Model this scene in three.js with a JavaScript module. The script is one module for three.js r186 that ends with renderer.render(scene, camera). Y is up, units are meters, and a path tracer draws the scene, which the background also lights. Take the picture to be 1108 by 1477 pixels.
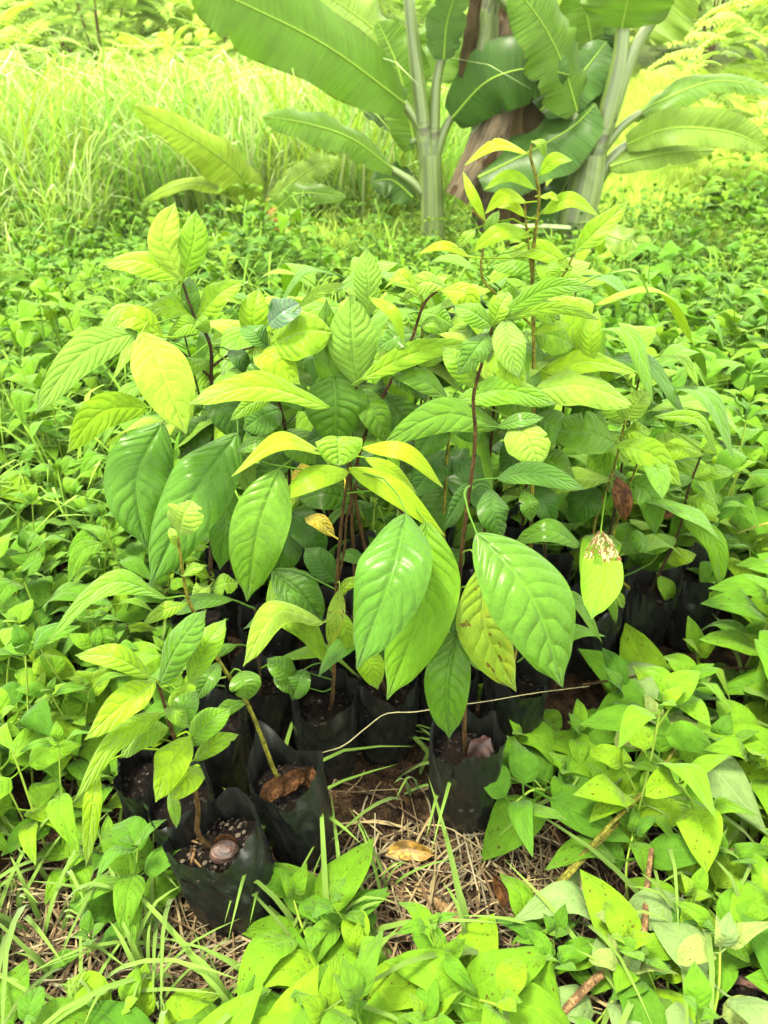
import * as THREE from 'three';
import { mergeGeometries } from 'three/addons/utils/BufferGeometryUtils.js';

// ---------------------------------------------------------------- camera, sky, sun, exposure
const scene = new THREE.Scene();
const CAM_H = 1.0, PITCH = 31 * Math.PI / 180, FOC = 1116;       // eye height, downward pitch, focal length in photo pixels
const camera = new THREE.PerspectiveCamera(67, 0.75, 0.02, 400);
camera.position.set(0, CAM_H, 0);
camera.lookAt(0, CAM_H - Math.sin(PITCH), -Math.cos(PITCH));
camera.focus = 0.98;
camera.userData.fStop = 8;
scene.add(camera);

const skyW = 64, skyH = 32, skyData = new Float32Array(skyW * skyH * 4);
for (let j = 0; j < skyH; j++) for (let i = 0; i < skyW; i++) {
  const el = Math.sin(((j + 0.5) / skyH - 0.5) * Math.PI), k = 0.54 + 0.22 * Math.max(0, el), o = (j * skyW + i) * 4;
  skyData[o] = k * 1.03; skyData[o + 1] = k * 1.01; skyData[o + 2] = k * 0.9; skyData[o + 3] = 1;
}
const sky = new THREE.DataTexture(skyData, skyW, skyH, THREE.RGBAFormat, THREE.FloatType);
sky.mapping = THREE.EquirectangularReflectionMapping; sky.magFilter = THREE.LinearFilter; sky.needsUpdate = true;
scene.background = sky; scene.environment = sky;
const sun = new THREE.DirectionalLight(0xfff4dc, 1.5);
sun.position.set(-2.2, 6.5, -0.8); sun.target.position.set(0, 0, -1.2);
sun.castShadow = true; sun.shadow.radius = 20; sun.shadow.mapSize.set(2048, 2048);
Object.assign(sun.shadow.camera, { left: -6, right: 6, top: 6, bottom: -8, near: 0.1, far: 30 });
scene.add(sun, sun.target);
const renderer = new THREE.WebGLRenderer({ antialias: true });
renderer.toneMapping = THREE.LinearToneMapping;
renderer.toneMappingExposure = 14.4;
renderer.shadowMap.enabled = true;

// ---------------------------------------------------------------- helpers
let seed = 7;
const rnd = () => { seed |= 0; seed = seed + 0x6D2B79F5 | 0; let t = Math.imul(seed ^ seed >>> 15, 1 | seed); t = t + Math.imul(t ^ t >>> 7, 61 | t) ^ t; return ((t ^ t >>> 14) >>> 0) / 4294967296; };
const rr = (a, b) => a + (b - a) * rnd();
const pick = a => a[Math.floor(rnd() * a.length)];
const clamp = (x, a, b) => Math.min(b, Math.max(a, x));
const sstep = (a, b, x) => { const t = clamp((x - a) / (b - a), 0, 1); return t * t * (3 - 2 * t); };
const h2 = (x, y) => { let n = Math.imul(x | 0, 374761393) + Math.imul(y | 0, 668265263) | 0; n = Math.imul(n ^ n >>> 13, 1274126177); return ((n ^ n >>> 16) >>> 0) / 4294967296; };
function vnoise(x, y, per = 0) {
  const X = Math.floor(x), Y = Math.floor(y), u = x - X, v = y - Y, a = u * u * (3 - 2 * u), b = v * v * (3 - 2 * v), m = k => per ? ((k % per) + per) % per : k;
  const p = h2(m(X), m(Y)), q = h2(m(X + 1), m(Y)), r = h2(m(X), m(Y + 1)), s = h2(m(X + 1), m(Y + 1));
  return p + (q - p) * a + (r - p) * b + (p - q - r + s) * a * b;
}
const fbm = (x, y, o = 4, per = 0) => { let s = 0, a = 0.5, n = 0; for (let i = 0; i < o; i++) { s += a * vnoise(x, y, per); n += a; a *= 0.5; x *= 2; y *= 2; per *= 2; } return s / n; };
const V = (x, y, z) => new THREE.Vector3(x, y, z);
const UP = V(0, 1, 0);
const fwd = V(0, -Math.sin(PITCH), -Math.cos(PITCH)), upv = V(0, Math.cos(PITCH), -Math.sin(PITCH));
const ray = (x, y) => V((x - 554) / FOC, 0, 0).addScaledVector(upv, (738.5 - y) / FOC).add(fwd);
const at = (x, y, z) => { const d = ray(x, y), t = z / d.z; return V(d.x * t, CAM_H + d.y * t, z); };      // photo pixel at a depth in metres
const ground = (x, y) => { const d = ray(x, y), t = -CAM_H / d.y; return V(d.x * t, 0, d.z * t); };         // photo pixel on the ground
function toPx(p) { const q = V(p.x, p.y - CAM_H, p.z), d = q.dot(fwd); return [554 + FOC * q.x / d, 738.5 - FOC * q.dot(upv) / d, d]; }

const taken = {};
const numbered = n => { const k = taken[n] = (taken[n] || 0) + 1; return k === 1 ? n : `${n}_${String(k - 1).padStart(3, '0')}`; };
function tag(o, label, category, group, kind) { Object.assign(o.userData, label ? { label } : {}, category ? { category } : {}, group ? { group } : {}, kind ? { kind } : {}); return o; }
function shadows(o) { o.traverse(c => { if (c.isMesh) { c.castShadow = true; c.receiveShadow = true; } }); return o; }
function thing(name, label, category, pos, group) {
  const g = new THREE.Group(); g.name = numbered(name); g.position.copy(pos); scene.add(g); return tag(g, label, category, group);
}
function mesh(name, geo, m, parent = scene) {
  const o = new THREE.Mesh(geo, m); o.name = parent === scene ? numbered(name) : name; o.castShadow = o.receiveShadow = true; parent.add(o); return o;
}
function buildGeo(pos, uv, idx) {
  const g = new THREE.BufferGeometry();
  g.setAttribute('position', new THREE.Float32BufferAttribute(pos, 3));
  g.setAttribute('uv', new THREE.Float32BufferAttribute(uv, 2));
  g.setIndex(idx); g.computeVertexNormals(); return g;
}
const PROF = {
  leaf: v => { const b = Math.pow(Math.sin(Math.PI * Math.pow(v, 0.93)), 0.78); return v > 0.86 ? Math.max(0, b * (1 - 0.45 * sstep(0.86, 0.97, v))) : b; },
  lance: v => Math.pow(Math.sin(Math.PI * Math.pow(v, 0.85)), 0.95),
  ovate: v => { const b = Math.pow(Math.sin(Math.PI * Math.pow(v, 0.72)), 0.8); return v > 0.8 ? b * (1 - 0.25 * sstep(0.8, 0.97, v)) : b; },
  banana: v => Math.pow(Math.sin(Math.PI * Math.pow(0.04 + 0.96 * v, 0.9)), 0.5),
  round: v => Math.pow(Math.sin(Math.PI * Math.pow(v, 0.95)), 0.6),
  cut: v => v < 0.8 ? Math.pow(Math.sin(Math.PI * Math.pow(v, 0.8) * 0.8), 0.8) : Math.max(0.12, 0.85 - 3.4 * (v - 0.8)),
};
// a leaf blade: midrib through pts, width w, upper face towards up
function blade({ pts, w, prof = PROF.leaf, up = UP, nu = 8, nv = 18, fold = 0.25, curl = 0.12, wave = 0.1, freq = 11, ph = 0, twist = 0, edge, quilt = 0 }) {
  const c = new THREE.CatmullRomCurve3(pts), pos = [], uv = [], idx = [];
  for (let i = 0; i <= nv; i++) {
    const v = i / nv, p = c.getPoint(v), T = c.getTangent(v), B = T.clone().cross(up).normalize();
    if (twist) B.applyAxisAngle(T, twist * v);
    const N = B.clone().cross(T);
    for (let j = 0; j <= nu; j++) {
      const s = j / nu * 2 - 1, a = Math.abs(s), hw = w / 2 * prof(v) * (edge ? edge(v, s) : 1);
      let lift = hw * (a * fold - curl * s * s * 1.6 + wave * s * s * Math.sin(v * freq + ph + (s < 0 ? 1.9 : 0)));
      if (quilt) { const e = venation((s + 1) / 2, v, 9, 0.17, 1.5), q = Math.pow(Math.sin(Math.PI * (e.q - Math.floor(e.q))), 0.6); lift += quilt * (q * sstep(0, 0.15, a) * (1 - sstep(0.7, 1, a)) * Math.min(1, prof(v) * 1.5) - 0.5 * e.mid); }
      pos.push(p.x + B.x * s * hw + N.x * lift, p.y + B.y * s * hw + N.y * lift, p.z + B.z * s * hw + N.z * lift);
      uv.push(j / nu, v);
    }
  }
  for (let i = 0; i < nv; i++) for (let j = 0; j < nu; j++) { const a = i * (nu + 1) + j, b = a + nu + 1; idx.push(a, a + 1, b + 1, a, b + 1, b); }
  return buildGeo(pos, uv, idx);
}
function tube(pts, r0, r1, seg = 8, rad = 6, uvAt, bumpy = 0) {
  const c = pts.length > 1 ? new THREE.CatmullRomCurve3(pts) : null, pos = [], uv = [], idx = [];
  let side = V(1, 0.13, 0.21).normalize();
  for (let i = 0; i <= seg; i++) {
    const v = i / seg, p = c.getPoint(v), T = c.getTangent(v);
    const B = side.clone().addScaledVector(T, -side.dot(T)).normalize(), N = B.clone().cross(T); side = B;
    for (let j = 0; j <= rad; j++) {
      const a = j / rad * Math.PI * 2, r = (r0 + (r1 - r0) * v) * (1 + bumpy * (h2(i * 31 + Math.round(p.y * 1e4), j % rad) - 0.5)), x = Math.cos(a) * r, y = Math.sin(a) * r;
      pos.push(p.x + B.x * x + N.x * y, p.y + B.y * x + N.y * y, p.z + B.z * x + N.z * y);
      uvAt ? uv.push(uvAt[0], uvAt[1]) : uv.push(j / rad, v * seg * 0.25);
    }
  }
  for (let i = 0; i < seg; i++) for (let j = 0; j < rad; j++) { const a = i * (rad + 1) + j, b = a + rad + 1; idx.push(a, b, b + 1, a, b + 1, a + 1); }
  return buildGeo(pos, uv, idx);
}

// ---------------------------------------------------------------- textures
function texture(w, h, fn, srgb = true, repeat) {
  const d = new Uint8Array(w * h * 4);
  for (let j = 0; j < h; j++) for (let i = 0; i < w; i++) {
    const c = fn((i + 0.5) / w, (j + 0.5) / h), o = (j * w + i) * 4;
    d[o] = clamp(c[0], 0, 1) * 255; d[o + 1] = clamp(c[1], 0, 1) * 255; d[o + 2] = clamp(c[2], 0, 1) * 255; d[o + 3] = c.length > 3 ? c[3] * 255 : 255;
  }
  const t = new THREE.DataTexture(d, w, h); t.magFilter = THREE.LinearFilter; t.minFilter = THREE.LinearMipmapLinearFilter; t.generateMipmaps = true;
  if (srgb) t.colorSpace = THREE.SRGBColorSpace;
  if (repeat) { t.wrapS = t.wrapT = THREE.RepeatWrapping; t.repeat.set(...repeat); }
  t.needsUpdate = true; return t;
}
// side veins leave the midrib and bow towards the tip
function venation(u, v, n, bow, bend) {
  const s = Math.abs(u - 0.5) * 2, q = (v - bow * Math.pow(s, bend)) * n + (u < 0.5 ? 0.12 : 0.5) + 0.55 * (vnoise(v * 5.3 + (u < 0.5 ? 30 : 0), 2.5) - 0.5) + 0.3 * (vnoise(u * 6 + 11, v * 9) - 0.5), f = q - Math.floor(q), d = Math.min(f, 1 - f);
  return { s, d, q, mid: Math.exp(-Math.pow(s / 0.022, 2)), side: Math.exp(-Math.pow(d / 0.045, 2)) * (1 - sstep(0.72, 0.96, s)) };
}
function leafMaps(n, bow, bend, o) {
  const off = o.off || 0;
  const map = texture(256, 512, (u, v) => {
    const e = venation(u, v, n, bow, bend), net = Math.abs(fbm(u * 26 + off, v * 52, 2) - 0.5), m = fbm(u * 5 + off, v * 9 + off, 4), m2 = fbm(u * 40 + off, v * 80, 2);
    const vein = clamp(Math.max(e.mid, e.side * 0.62, net < 0.018 ? 0.18 : 0), 0, 1);
    let k = 0.80 + 0.16 * (m - 0.5) + 0.10 * (m2 - 0.5), r = k * 0.96, g = k, b = k * 0.92;
    const vs = o.vein ?? 0.6; r += (1.0 - r) * vein * vs; g += (1.0 - g) * vein * vs; b += (1.0 - b) * vein * vs;
    const sp = fbm(u * 9 + off * 3, v * 18 + off, 3);
    if (o.spots && sp > o.spots) { const t = sstep(o.spots, o.spots + 0.04, sp); r += (0.62 - r) * t; g += (0.42 - g) * t; b += (0.4 - b) * t; }
    if (o.blotch) { const t = sstep(0.5, 0.68, fbm(u * 3 + off, v * 5 + 3 * off, 3)) * o.blotch; r += (1.0 - r) * t; g += (0.86 - g) * t; }
    return [r, g, b];
  });
  const bump = texture(256, 512, (u, v) => {
    const e = venation(u, v, n, bow, bend), q = Math.pow(Math.sin(Math.PI * (e.q - Math.floor(e.q))), 0.6), net = fbm(u * 22 + off, v * 44, 3);
    const x = 0.18 + 0.62 * q * sstep(0, 0.18, e.s) * (1 - 0.5 * sstep(0.75, 1, e.s)) + 0.25 * (net - 0.5) - 0.16 * e.mid;
    return [x, x, x];
  }, false);
  return { map, bump };
}
const LEAF_A = leafMaps(9, 0.17, 1.5, { off: 3 }), LEAF_B = leafMaps(9, 0.17, 1.5, { off: 11, spots: 0.72, blotch: 0.4 });
const LEAF_C = leafMaps(11, 0.2, 1.35, { off: 31 }), LEAF_D = leafMaps(8, 0.15, 1.7, { off: 47 });
const YOUNG = leafMaps(12, 0.13, 1.3, { off: 6 }), WEED = leafMaps(5, 0.30, 1.2, { off: 17, vein: 0.55 }), WEED_B = leafMaps(5, 0.30, 1.2, { off: 23, spots: 0.76, vein: 0.55 });
const bananaMap = texture(256, 512, (u, v) => {
  const s = Math.abs(u - 0.5) * 2, l = fbm(3 + s * 1.5 + (u < 0.5 ? 40 : 0), (v - 0.05 * s) * 120, 2), m = fbm(u * 5, v * 7, 3), k = 0.82 + 0.15 * (l - 0.5) + 0.14 * (m - 0.5), e = 0.7 * Math.exp(-Math.pow(s / 0.022, 2));
  const br = s > 0.955 && fbm(u * 3, v * 40, 2) > 0.52 ? 0.5 : 0;
  return [k + (1 - k) * e - br * 0.1, k + (1 - k) * e * 0.8 - br * 0.3, k + (1.2 - k) * e - br * 0.3];
});
const bananaBump = texture(256, 512, (u, v) => { const s = Math.abs(u - 0.5) * 2, l = fbm(s * 1.2 + (u < 0.5 ? 40 : 0), (v - 0.05 * s) * 70, 2); return [l, l, l]; }, false);
const dryMap = texture(128, 256, (u, v) => { const e = venation(u, v, 9, 0.17, 1.5), m = fbm(u * 7, v * 12, 4), k = 0.55 + 0.8 * (m - 0.4) + 0.25 * Math.max(e.mid, e.side * 0.6); return [k, k * 0.94, k * 0.85]; });
const barkMap = texture(128, 256, (u, v) => { const m = fbm(u * 10, v * 16, 4, 0), k = 0.6 + 0.7 * (m - 0.4), l = fbm(u * 6, v * 70, 2) > 0.7 ? 0.75 : 1; return [k * l, k * 0.95 * l, k * 0.85 * l]; }, true, [1, 1]);
const soilMap = texture(512, 512, (u, v) => {
  const a = fbm(u * 12, v * 12, 5, 12), b = fbm(u * 90, v * 90, 2, 90), k = 0.35 + 0.55 * (a - 0.4) + 0.5 * (b - 0.5);
  return [k, k * 0.84, k * 0.66];
}, true, [6, 6]);
const soilBump = texture(512, 512, (u, v) => { const a = fbm(u * 20, v * 20, 4, 20) * 0.6 + fbm(u * 110, v * 110, 2, 110) * 0.4; return [a, a, a]; }, false, [6, 6]);
const plasticBump = texture(256, 256, (u, v) => { const a = fbm(u * 8, v * 3, 4, 0), b = Math.abs(fbm(u * 5 + 9, v * 4, 3) - 0.5); const k = 0.5 * a + 0.9 * b; return [k, k, k]; }, false);
const plasticMap = texture(256, 256, (u, v) => { const a = fbm(u * 6, v * 7, 5), b = fbm(u * 60, v * 60, 2), d = sstep(0.56, 0.74, a) * 0.55 + (b > 0.76 ? 0.25 : 0), k = 0.42 + d * 0.5; return [k, k * 0.98, k * (0.95 - d * 0.15)]; });

// ---------------------------------------------------------------- materials
const lin = a => new THREE.Color().setRGB(...a);
function leafMat(c, maps, { t = 0.35, coat = 0.14, cr = 0.36, bump = 0.0022 } = {}) {
  return new THREE.MeshPhysicalMaterial({ color: lin(c), map: maps.map, bumpMap: maps.bump, bumpScale: bump, roughness: 1, transmission: t, thickness: 0, specularIntensity: 0.12, clearcoat: coat, clearcoatRoughness: cr, side: THREE.DoubleSide });
}
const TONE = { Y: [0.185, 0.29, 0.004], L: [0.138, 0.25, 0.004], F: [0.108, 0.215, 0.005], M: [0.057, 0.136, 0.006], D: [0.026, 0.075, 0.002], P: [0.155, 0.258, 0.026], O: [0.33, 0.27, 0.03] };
const jit = (c, k) => [c[0] * (1 + k * 0.16), c[1] * (1 + k * 0.08), c[2] * (1 - k * 0.1)];
const LM = {};
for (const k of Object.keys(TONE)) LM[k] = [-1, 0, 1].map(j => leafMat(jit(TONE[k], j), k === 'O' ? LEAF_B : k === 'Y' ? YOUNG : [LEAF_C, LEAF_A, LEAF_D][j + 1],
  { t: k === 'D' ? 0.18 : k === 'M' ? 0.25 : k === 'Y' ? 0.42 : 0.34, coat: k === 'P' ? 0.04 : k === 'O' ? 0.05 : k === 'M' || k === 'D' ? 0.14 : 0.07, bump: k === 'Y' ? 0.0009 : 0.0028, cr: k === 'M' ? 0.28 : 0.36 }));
LM.S = [leafMat([0.125, 0.20, 0.008], LEAF_B)]; //0.2028, 0.2418, 0.0156], LEAF_B)];                               // yellowing, spotted
LM.Q = [leafMat([0.0234, 0.0936, 0.0156], LEAF_A, { bump: 0.006, coat: 0.6, cr: 0.25, t: 0.2 })];   // dark crinkled
LM.B = [new THREE.MeshPhysicalMaterial({ specularIntensity: 0.15, color: lin([0.085, 0.042, 0.015]), map: dryMap, bumpMap: dryMap, bumpScale: 0.002, roughness: 0.7, side: THREE.DoubleSide })];
const WTONE = { F: [0.085, 0.192, 0.004], L: [0.115, 0.222, 0.004], M: [0.05, 0.132, 0.003], P: [0.13, 0.18, 0.055], G: [0.068, 0.16, 0.006], O: [0.27, 0.24, 0.03] };
const WM = {};
for (const k of Object.keys(WTONE)) WM[k] = [-1, 1].map(j => leafMat(jit(WTONE[k], j * 0.8), j < 0 ? WEED : WEED_B, { t: k === 'P' ? 0.2 : 0.36, coat: 0.045, cr: 0.5, bump: 0.0016 }));
const stemBrown = new THREE.MeshPhysicalMaterial({ specularIntensity: 0.15, color: lin([0.068, 0.0448, 0.016]), map: barkMap, bumpMap: barkMap, bumpScale: 0.0006, roughness: 0.75 });
const stemGreen = new THREE.MeshPhysicalMaterial({ specularIntensity: 0.15, color: lin([0.152, 0.168, 0.024]), map: barkMap, roughness: 0.65 });
const stemDark = new THREE.MeshPhysicalMaterial({ specularIntensity: 0.15, color: lin([0.045, 0.034, 0.016]), map: barkMap, bumpMap: barkMap, bumpScale: 0.0006, roughness: 0.7 });
const weedStem = new THREE.MeshPhysicalMaterial({ specularIntensity: 0.15, color: lin([0.11, 0.17, 0.018]), roughness: 0.7 });
const runnerMat = new THREE.MeshStandardMaterial({ color: lin([0.2, 0.21, 0.08]), map: barkMap, roughness: 0.6 });
const twigMat = new THREE.MeshPhysicalMaterial({ specularIntensity: 0.15, color: lin([0.192, 0.132, 0.072]), map: barkMap, bumpMap: barkMap, bumpScale: 0.0008, roughness: 0.85 });
const plastic = new THREE.MeshPhysicalMaterial({ color: lin([0.013, 0.0165, 0.0172]), map: plasticMap, bumpMap: plasticBump, bumpScale: 0.004, roughness: 0.3, side: THREE.DoubleSide });
const soilMat = new THREE.MeshPhysicalMaterial({ specularIntensity: 0.15, color: lin([0.104, 0.088, 0.068]), map: soilMap, bumpMap: soilBump, bumpScale: 0.006, roughness: 0.95 });
const pottingMap = soilMap.clone(); pottingMap.repeat.set(1, 1); pottingMap.needsUpdate = true;
const potting = new THREE.MeshPhysicalMaterial({ specularIntensity: 0.15, color: lin([0.013, 0.0105, 0.008]), map: pottingMap, bumpMap: soilBump, bumpScale: 0.003, roughness: 0.95 });
const crumb = new THREE.MeshPhysicalMaterial({ specularIntensity: 0.15, color: lin([0.008, 0.0064, 0.005]), roughness: 0.95 });
const perlite = new THREE.MeshPhysicalMaterial({ specularIntensity: 0.15, color: lin([0.038, 0.031, 0.022]), roughness: 0.9 });
const strawMat = new THREE.MeshPhysicalMaterial({ specularIntensity: 0.15, color: lin([1, 1, 1]), roughness: 0.8, side: THREE.DoubleSide });
const holeMat = new THREE.MeshStandardMaterial({ color: lin([0.006, 0.006, 0.006]), roughness: 1 });

// ---------------------------------------------------------------- ground
const groundH = (x, z) => 0.025 * (fbm(x * 2.2 + 50, z * 2.2 + 50, 3) - 0.5) + 0.012 * (fbm(x * 11 + 9, z * 11, 2) - 0.5) + (z < -8 ? 0.07 * (-8 - z) : 0);
{
  const pos = [], uv = [], idx = [], xs = [], zs = [];
  for (let i = 0; i <= 150; i++) { const t = i / 75 - 1; xs.push(Math.sign(t) * (Math.abs(t) * 2.2 + Math.pow(Math.abs(t), 6) * 78)); }
  for (let i = 0; i <= 170; i++) { const t = i / 170; zs.push(1.5 - t * 5 - Math.pow(t, 6) * 110); }
  for (const z of zs) for (const x of xs) { pos.push(x, groundH(x, z), z); uv.push(x, z); }
  const n = xs.length;
  for (let j = 0; j < zs.length - 1; j++) for (let i = 0; i < n - 1; i++) { const a = j * n + i; idx.push(a, a + 1, a + n + 1, a, a + n + 1, a + n); }
  const g = mesh('ground', buildGeo(pos, uv, idx), soilMat); tag(g, 'brown soil ground under the weeds and polybags', 'ground', null, 'structure');
}

{
  const pos = [], uv = [], idx = [], nx = 60, nz = 80;
  for (let j = 0; j <= nz; j++) for (let i = 0; i <= nx; i++) { const z = -5.4 - 60 * Math.pow(j / nz, 1.6), x = (i / nx - 0.5) * (20 - z * 2.2); pos.push(x, groundH(x, z) + 0.03 - 0.05 * (j === 0), z); uv.push(x * 0.4, z * 0.4); }
  for (let j = 0; j < nz; j++) for (let i = 0; i < nx; i++) { const a = j * (nx + 1) + i; idx.push(a, a + 1, a + nx + 2, a, a + nx + 2, a + nx + 1); }
  const turf = texture(256, 256, (u, v) => { const k = 0.7 + 0.5 * (fbm(u * 16, v * 16, 4, 16) - 0.5) + 0.4 * (fbm(u * 100, v * 100, 2, 100) - 0.5); return [k, k, k * 0.9]; }, true, [1, 1]);
  tag(mesh('meadow', buildGeo(pos, uv, idx), new THREE.MeshPhysicalMaterial({ color: lin([0.13, 0.205, 0.016]), map: turf, bumpMap: turf, bumpScale: 0.03, roughness: 1, specularIntensity: 0.1 })), 'grassy yellow green meadow beyond the banana clump', 'meadow', null, 'structure');
}
// ---------------------------------------------------------------- polybags
const BAGS = [];
function polybag(x, z, label, o = {}) {
  const { h = 0.18, r = 0.05, leanX = 0, leanZ = 0, rot = rr(0, 6), flap = [], soil = 0.042, holes = [], perl = 8, sag = 0.075 } = o;
  const y0 = groundH(x, z) - 0.003, g = thing('polybag', label, 'polybag', V(x, y0, z), 'black polybags in the seedling cluster');
  g.rotation.set(leanX, 0, leanZ);
  const nu = 84, nv = 26, pos = [], uv = [], idx = [], ph = rr(0, 50);
  const rim = a => h * (1 - 0.05 * Math.sin(a) + sag * Math.sin(2 * a + ph) + 0.6 * sag * Math.sin(3 * a + ph * 2.3)) + flap.reduce((s, [fa, fh, fw]) => { let d = Math.abs(a - fa) % (2 * Math.PI); d = Math.min(d, 2 * Math.PI - d); return s + fh * Math.max(0, 1 - d / fw); }, 0);
  const rad = (a, v) => {
    const low = 0.80 + 0.2 * Math.pow(Math.min(1, v * 3.2), 0.6), gus = Math.exp(-Math.pow(((a - rot + 9 * Math.PI) % Math.PI - Math.PI / 2) / 0.16, 2));
    const k = fbm(Math.cos(a) * 1.7 + ph, Math.sin(a) * 1.7 + v * 4 + ph, 3) - 0.5, c = Math.abs(fbm(Math.cos(a) * 3 + ph, Math.sin(a) * 3 + v * 2.2, 2) - 0.5);
    const cr = Math.abs(fbm(Math.cos(a) * 5 + ph * 2, Math.sin(a) * 5 + v * 5, 2) - 0.5) + 0.7 * Math.abs(fbm(Math.cos(a) * 9 + ph, v * 9 + Math.sin(a) * 9, 2) - 0.5);
    return r * low * (1 - 0.16 * cr + 0.07 * Math.cos(2 * (a - rot)) + 0.16 * k - 0.12 * c - 0.09 * gus * (0.4 + 0.6 * v) + (v > 0.85 ? (v - 0.85) / 0.15 * (0.05 * Math.sin(3 * a + ph) + 0.04 * Math.sin(7 * a + 2 * ph)) : 0));
  };
  for (let i = 0; i <= nv; i++) for (let j = 0; j <= nu; j++) {
    const v = i / nv, a = j / nu * 2 * Math.PI, R = i === 0 ? rad(a, 0) * 0.7 : rad(a % (2 * Math.PI), v), y = i === 0 ? 0.001 : rim(a % (2 * Math.PI)) * v;
    pos.push(Math.cos(a) * R, y, Math.sin(a) * R); uv.push(j / nu * 2, v * 1.2);
  }
  for (let i = 0; i < nv; i++) for (let j = 0; j < nu; j++) { const a = i * (nu + 1) + j, b = a + nu + 1; idx.push(a, b, b + 1, a, b + 1, a + 1); }
  mesh('bag_wall', buildGeo(pos, uv, idx), plastic, g);
  const sp = [0, h - soil + 0.006, 0], su = [0.5, 0.5], si = [];
  for (let k = 1; k <= 6; k++) for (let j = 0; j < 28; j++) { const a = j / 28 * 2 * Math.PI, R = rad(a, 0.82) * 0.985 * k / 6; sp.push(Math.cos(a) * R, h - soil + 0.006 * (1 - k / 6) + 0.008 * (fbm(Math.cos(a) * k + ph, Math.sin(a) * k + ph, 2) - 0.5), Math.sin(a) * R); su.push(0.5 + Math.cos(a) * k * 0.04, 0.5 + Math.sin(a) * k * 0.04); }
  for (let j = 0; j < 28; j++) si.push(0, 1 + (j + 1) % 28, 1 + j);
  for (let k = 0; k < 5; k++) for (let j = 0; j < 28; j++) { const a = 1 + k * 28 + j, b = 1 + k * 28 + (j + 1) % 28; si.push(a, b, b + 28, a, b + 28, a + 28); }
  mesh('potting_soil', buildGeo(sp, su, si), potting, g);
  { const gs = []; for (let k = 0; k < 70; k++) { const q = new THREE.IcosahedronGeometry(rr(0.001, 0.0038), 0), a = rr(0, 6.28), R = r * 0.86 * Math.sqrt(rnd()); q.scale(1, 0.7, rr(0.7, 1.4)); q.rotateY(rr(0, 3)); q.translate(Math.cos(a) * R, h - soil + 0.003, Math.sin(a) * R); gs.push(q); } tag(mesh('soil_crumbs', mergeGeometries(gs), crumb, g), null, null, null, 'stuff'); }
  if (perl) {
    const gs = []; for (let k = 0; k < perl; k++) { const q = new THREE.IcosahedronGeometry(0.0006 + 0.0028 * Math.pow(rnd(), 2.2) * (o.big || 1), 0), a = rr(0, 6.28), R = r * 0.85 * Math.sqrt(rnd()); q.scale(rr(0.6, 1.3), 0.55, rr(0.7, 1.6)); q.rotateY(rr(0, 3)); q.translate(Math.cos(a) * R, h - soil + 0.004, Math.sin(a) * R); gs.push(q); }
    tag(mesh('perlite', mergeGeometries(gs), perlite, g), null, null, null, 'stuff');
  }
  for (const [a, v] of holes) { const R = rad(a, v) + 0.0012, c = new THREE.CircleGeometry(0.0035, 12); const q = mesh('drain_hole', c, holeMat, g); q.position.set(Math.cos(a) * R, rim(a) * v, Math.sin(a) * R); q.lookAt(q.position.clone().multiplyScalar(2).setY(q.position.y).applyMatrix4(g.matrixWorld)); q.rotation.set(0, Math.PI / 2 - a, 0); }
  const top = V(0, h - soil, 0).applyEuler(g.rotation).add(g.position);
  BAGS.push({ x, z, r, top, h, g });
  return BAGS[BAGS.length - 1];
}
const byPx = (x, y, label, o) => { const p = ground(x, y); return polybag(p.x, p.z, label, o); };
const FRONT = Math.PI / 2;
const bagA = byPx(352, 1313, 'tilted black polybag holding a round brown seed on its soil', { h: 0.15, r: 0.06, leanX: -0.12, leanZ: 0.22, soil: 0.032, perl: 120, big: 1.1, flap: [[-1.0, 0.02, 0.5]], sag: 0.05 });
const bagA2 = byPx(290, 1245, 'black polybag with a tall pointed flap, tucked behind the polybag with the round seed', { h: 0.15, r: 0.05, flap: [[-0.5, 0.05, 0.55]], leanZ: 0.08 });
const bagB = byPx(442, 1232, 'black polybag with curled brown leaves lying in its mouth', { h: 0.17, r: 0.05, leanZ: 0.13, leanX: -0.05, flap: [[-2.2, 0.05, 0.6]], soil: 0.034, perl: 8, rot: 0.3 });
const bagC = byPx(665, 1178, 'glossy black polybag with two punched holes and a red dry leaf at its rim', { h: 0.175, r: 0.05, flap: [[-0.5, 0.025, 0.35], [0.35, 0.012, 0.3]], holes: [[1.75, 0.42], [1.42, 0.41], [0.55, 0.42]], soil: 0.042, perl: 4, rot: 0.6 });
const bagD = byPx(473, 1105, 'black polybag at the foot of the thin brown stem under the yellow whorl', { h: 0.165, r: 0.052, soil: 0.042, perl: 10 });
const bagD2 = byPx(386, 1080, 'black polybag in the dark gap behind the polybag of brown leaves', { h: 0.155, r: 0.05, soil: 0.04, perl: 10 });
const bagE = byPx(300, 985, 'black polybag half hidden under the big drooping dark leaves', { h: 0.175, r: 0.05, soil: 0.042 });
const bagF = byPx(913, 938, 'black polybag with a leaning thin stem beside the straight sided one', { h: 0.17, r: 0.05, leanZ: -0.06, soil: 0.04, perl: 6 });
const bagG = byPx(985, 925, 'black polybag at the corner of the cluster next to the weeds', { h: 0.175, r: 0.05, leanZ: -0.04, soil: 0.04, perl: 6 });
const bagH = byPx(733, 1075, 'shiny creased black polybag under the spotted yellowing leaf', { h: 0.17, r: 0.05, soil: 0.042 });
const bagI = byPx(556, 1085, 'black polybag in the shade under the two largest leaves', { h: 0.16, r: 0.05, soil: 0.042 });
const bagT = byPx(760, 985, 'black polybag at the foot of the tall lime seedling', { h: 0.17, r: 0.05, soil: 0.042 });
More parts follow.
